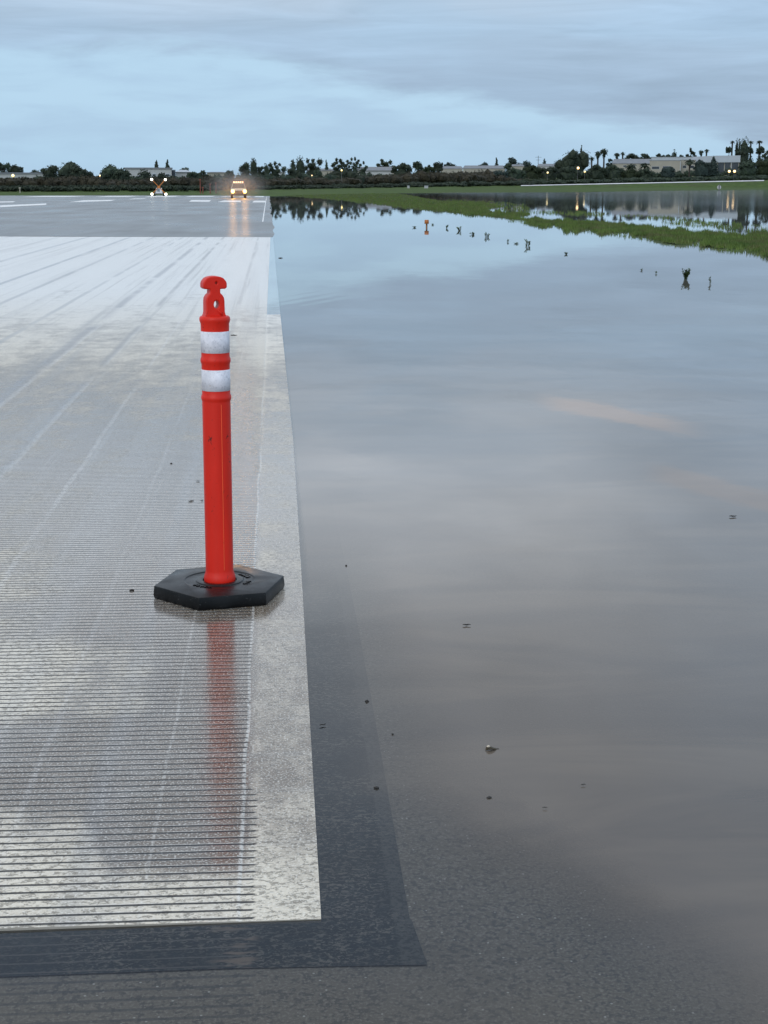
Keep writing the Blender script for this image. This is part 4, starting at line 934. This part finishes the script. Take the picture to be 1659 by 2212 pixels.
# ------------------------------------------------------------------ amber edge marker and plants standing in the water
AMB = plain('amber_plastic', (.42, .13, .02), .4); BRN = plain('rusty_stem', (.22, .10, .03), .6)
pm = P(921.6, 491.0); em = thing('edge_light', 'small amber edge light standing in the flood water', 'runway light', pm)
MB().lathe([(.03, -.1), (.03, .12)], 14).build('stem', BRN, em, True)
MB().lathe([(.055, .12), (.075, .13), (.075, .24), (.06, .255)], 18).build('lens', AMB, em, True); MB().lathe([(.078, .118), (.078, .135)], 18).build('collar', BRN, em, True)
PLM = plain('weed_leaf', (.085, .14, .055), .55, .4, 0, .3, 30); PLD = plain('weed_stem', (.06, .075, .035), .6)
def weed(x, y, hpx, wpx, ns, label, seed, curl=.2, leafy=1.0, lk=3.8):
    p = P(x, y); D = p.y; k = D / FPX; H = hpx * k; W = wpx * k; r = random.Random(seed)
    rt = thing('water_weed', label, 'plant', p); st = MB(); lf = MB()
    for i in range(ns):
        a = r.uniform(-1, 1); h1 = H * r.uniform(.55, 1.0) if i else H; tipx = a * W * .5; pts = []
        for j in range(6):
            u = j / 5; pts.append(Vector((tipx * u + .5 * curl * W * .5 * math.sin(u * 3.1 + a * 2), r.uniform(-.02, .02) * W + W * .3 * r.uniform(-1, 1) * u, h1 * u * (1 - .1 * u) - (.012 if j == 0 else 0))))
        st.tube(pts, [max(.0025, k * .6)] * 6, 4)
        for j in range(1, 6):
            for q in range(int(4.5 * leafy + r.random())):
                b_ = pts[j] + (pts[j - 1] - pts[j]) * r.random(); a2 = r.uniform(0, 6.28); L = max(.016, k * lk) * r.uniform(.6, 1.3)
                d = Vector((math.cos(a2), math.sin(a2), r.uniform(.1, .9))).normalized(); s_ = d.cross(Vector((0, 0, 1))).normalized() * L * .26
                lf.quad(tuple(b_), tuple(b_ + d * L * .5 + s_), tuple(b_ + d * L), tuple(b_ + d * L * .5 - s_))
    st.build('stem', PLD, rt); lf.build('leaves', PLM, rt)
weed(1480.7, 603, 24, 21, 14, 'leafy upright weed, the largest plant standing in the open water on the right', 1, .12, 1.8, 4.8)
weed(1530, 612.5, 17, 18, 3, 'weed of a few curved stems right of the largest water plant', 2, .8, .7)
weed(1139, 531, 15, 30, 6, 'spreading weed with one tall thin stem, below the grass bank', 3, .4, .8)
weed(1052, 512, 9, 18, 4, 'bent weed in the row between the edge light and the spreading weed', 4, .5, .8)
weed(993, 498.5, 9, 16, 5, 'bushy small weed, second plant right of the edge light', 5, .2, 1.1)
weed(965, 493, 7, 5, 3, 'thin upright weed, first plant right of the edge light', 6, .1, .8)
weed(1023.7, 507, 4, 20, 4, 'flat weed barely above the water, third plant right of the edge light', 7, .2, .6)
weed(1097.7, 522.7, 6, 5, 2, 'single short sprig left of the spreading weed', 8, .4, .6)
weed(1115, 527, 2.5, 10, 3, 'tiny flat sprig touching the left of the spreading weed', 9, .2, .6)
weed(1222.9, 549.5, 4.5, 7, 3, 'small two leaved sprig alone right of the spreading weed', 10, .2, 1.0)
weed(1386, 584.5, 4.5, 4, 2, 'left one of two tiny sprigs left of the largest water plant', 11, .3, .5)
weed(1417, 591, 4, 3, 2, 'right one of two tiny sprigs left of the largest water plant', 12, .3, .5)
weed(895, 492, 2, 12, 3, 'flat dark sprig left of the edge light', 13, .2, .5)
weed(935, 486, 2, 7, 2, 'flat dark sprig just right behind the edge light', 14, .2, .5)

# ------------------------------------------------------------------ litter
DRK = plain('dark_litter', (.018, .016, .014), .7); LEAFB = plain('dead_leaf', (.055, .04, .016), .6, .4, 0, .4, 60); LEAFW = plain('pale_leaf', (.55, .48, .38), .6)
def pebble(x, y, wpx, label, z=0.0, name='pebble', hk=.6):
    p = P(x, y, z); r = wpx * p.y / FPX * .5; o = MB().blob((0, 0, r * hk * .3), (r, r * .8, r * hk), 2, .5, x).build(name, DRK, None, True, p); return tag(o, label, name.replace('_', ' '))
def twig(x, y, wpx, rz, label, z=0.0):
    p = P(x, y, z); L = wpx * p.y / FPX; r = random.Random(int(x)); pts = [(L * (u - .5), r.uniform(-.08, .08) * L, .002 + r.uniform(0, .06) * L) for u in (0, .25, .5, .75, 1)]
    o = MB().tube(pts, [L * .05, L * .08, L * .10, L * .07, L * .04], 6).build('twig', DRK, None, True, p); o.rotation_euler = (0, 0, rz); return tag(o, label, 'twig')
zw = .005
pebble(285, 1276, 10, 'small dark pebble on the white paint left of the rubber base', zwhite(-.6, 5))
pebble(370, 1001.5, 5, 'tiny dark pebble on the white paint up beyond the post base, to its left', zwhite(-.7, 7.6))
pebble(793, 1515, 9, 'dark pebble in the shallow water at the outer edge of the black border, upper one', .001)
pebble(813, 1702, 13, 'dark flat pebble on the outer edge of the black border, lower one', .001, hk=.4)
pebble(1057, 1723, 12, 'dark speck floating below the floating leaf', .001, hk=.35)
pebble(848, 1586, 6, 'tiny dark speck in the water right of the black border', .001)
pebble(748, 1222, 5, 'tiny dark speck in the water right of the rubber base', .001)
twig(1583, 1116, 17, .15, 'thin dark twig floating alone near the right edge of the water', .002)
twig(1008, 1351, 18, -.1, 'thin dark twig floating in the middle of the near water', .002)
twig(697, 1567, 16, .35, 'short pale brown twig on the black border', .002)
twig(1177, 1746, 12, .0, 'thin dark twig floating low, right of the floating speck', .002)
twig(1260, 1696, 12, .1, 'faint twig floating right of and below the floating leaf', .002)
twig(413, 1083, 14, .6, 'bent twig on the white paint left of the post', zwhite(-.5, 6.6))
twig(436, 1082, 10, .9, 'small twig touching the left side of the post in the picture', zwhite(-.5, 6.6))
twig(428, 1040, 9, .2, 'tiny twig on the white paint above the bent twig', zwhite(-.5, 6.9))
twig(606, 557.5, 9, .1, 'short dark twig in the water beside the far end of the white paint', .003)
twig(505, 725, 14, .05, 'pale twig on the white paint right of the upper white band', zwhite(-.4, 14))
p = P(1060, 1620, 0); lfr = thing('floating_leaf', 'curled brown leaf with a pale patch floating on the near water', 'leaf', (p.x, p.y, 0), .3)
k = 1.35 * p.y / FPX
q = MB()
pp = [(-10, 0), (-6, 4), (0, 5), (6, 3), (11, 0), (6, -3), (0, -4), (-6, -4)]
q.v = [(a * k, b2 * k * 1.6, (.5 + 4.5 * abs(b2) / 5 * (1 if a < 2 else .4)) * k) for a, b2 in pp] + [(-4 * k, 0, .8 * k), (4 * k, 0, .8 * k)]
q.f = [(0, 1, 8), (1, 2, 8), (2, 9, 8), (2, 3, 9), (3, 4, 9), (4, 5, 9), (5, 6, 9), (6, 8, 9), (6, 7, 8), (7, 0, 8)]
o = q.build('blade', LEAFB, lfr, True); s_ = o.modifiers.new('thickness', 'SOLIDIFY'); s_.thickness = .0012
MB().blob((-3.5 * k, 2.2 * k, 6.2 * k), (3.4 * k, 2 * k, 2 * k), 2, .3, 4).build('pale_patch', LEAFW, lfr, True)
MB().tube([(9 * k, 0, 1 * k), (15 * k, -1 * k, .6 * k)], .5 * k, 5).build('stalk', DRK, lfr)
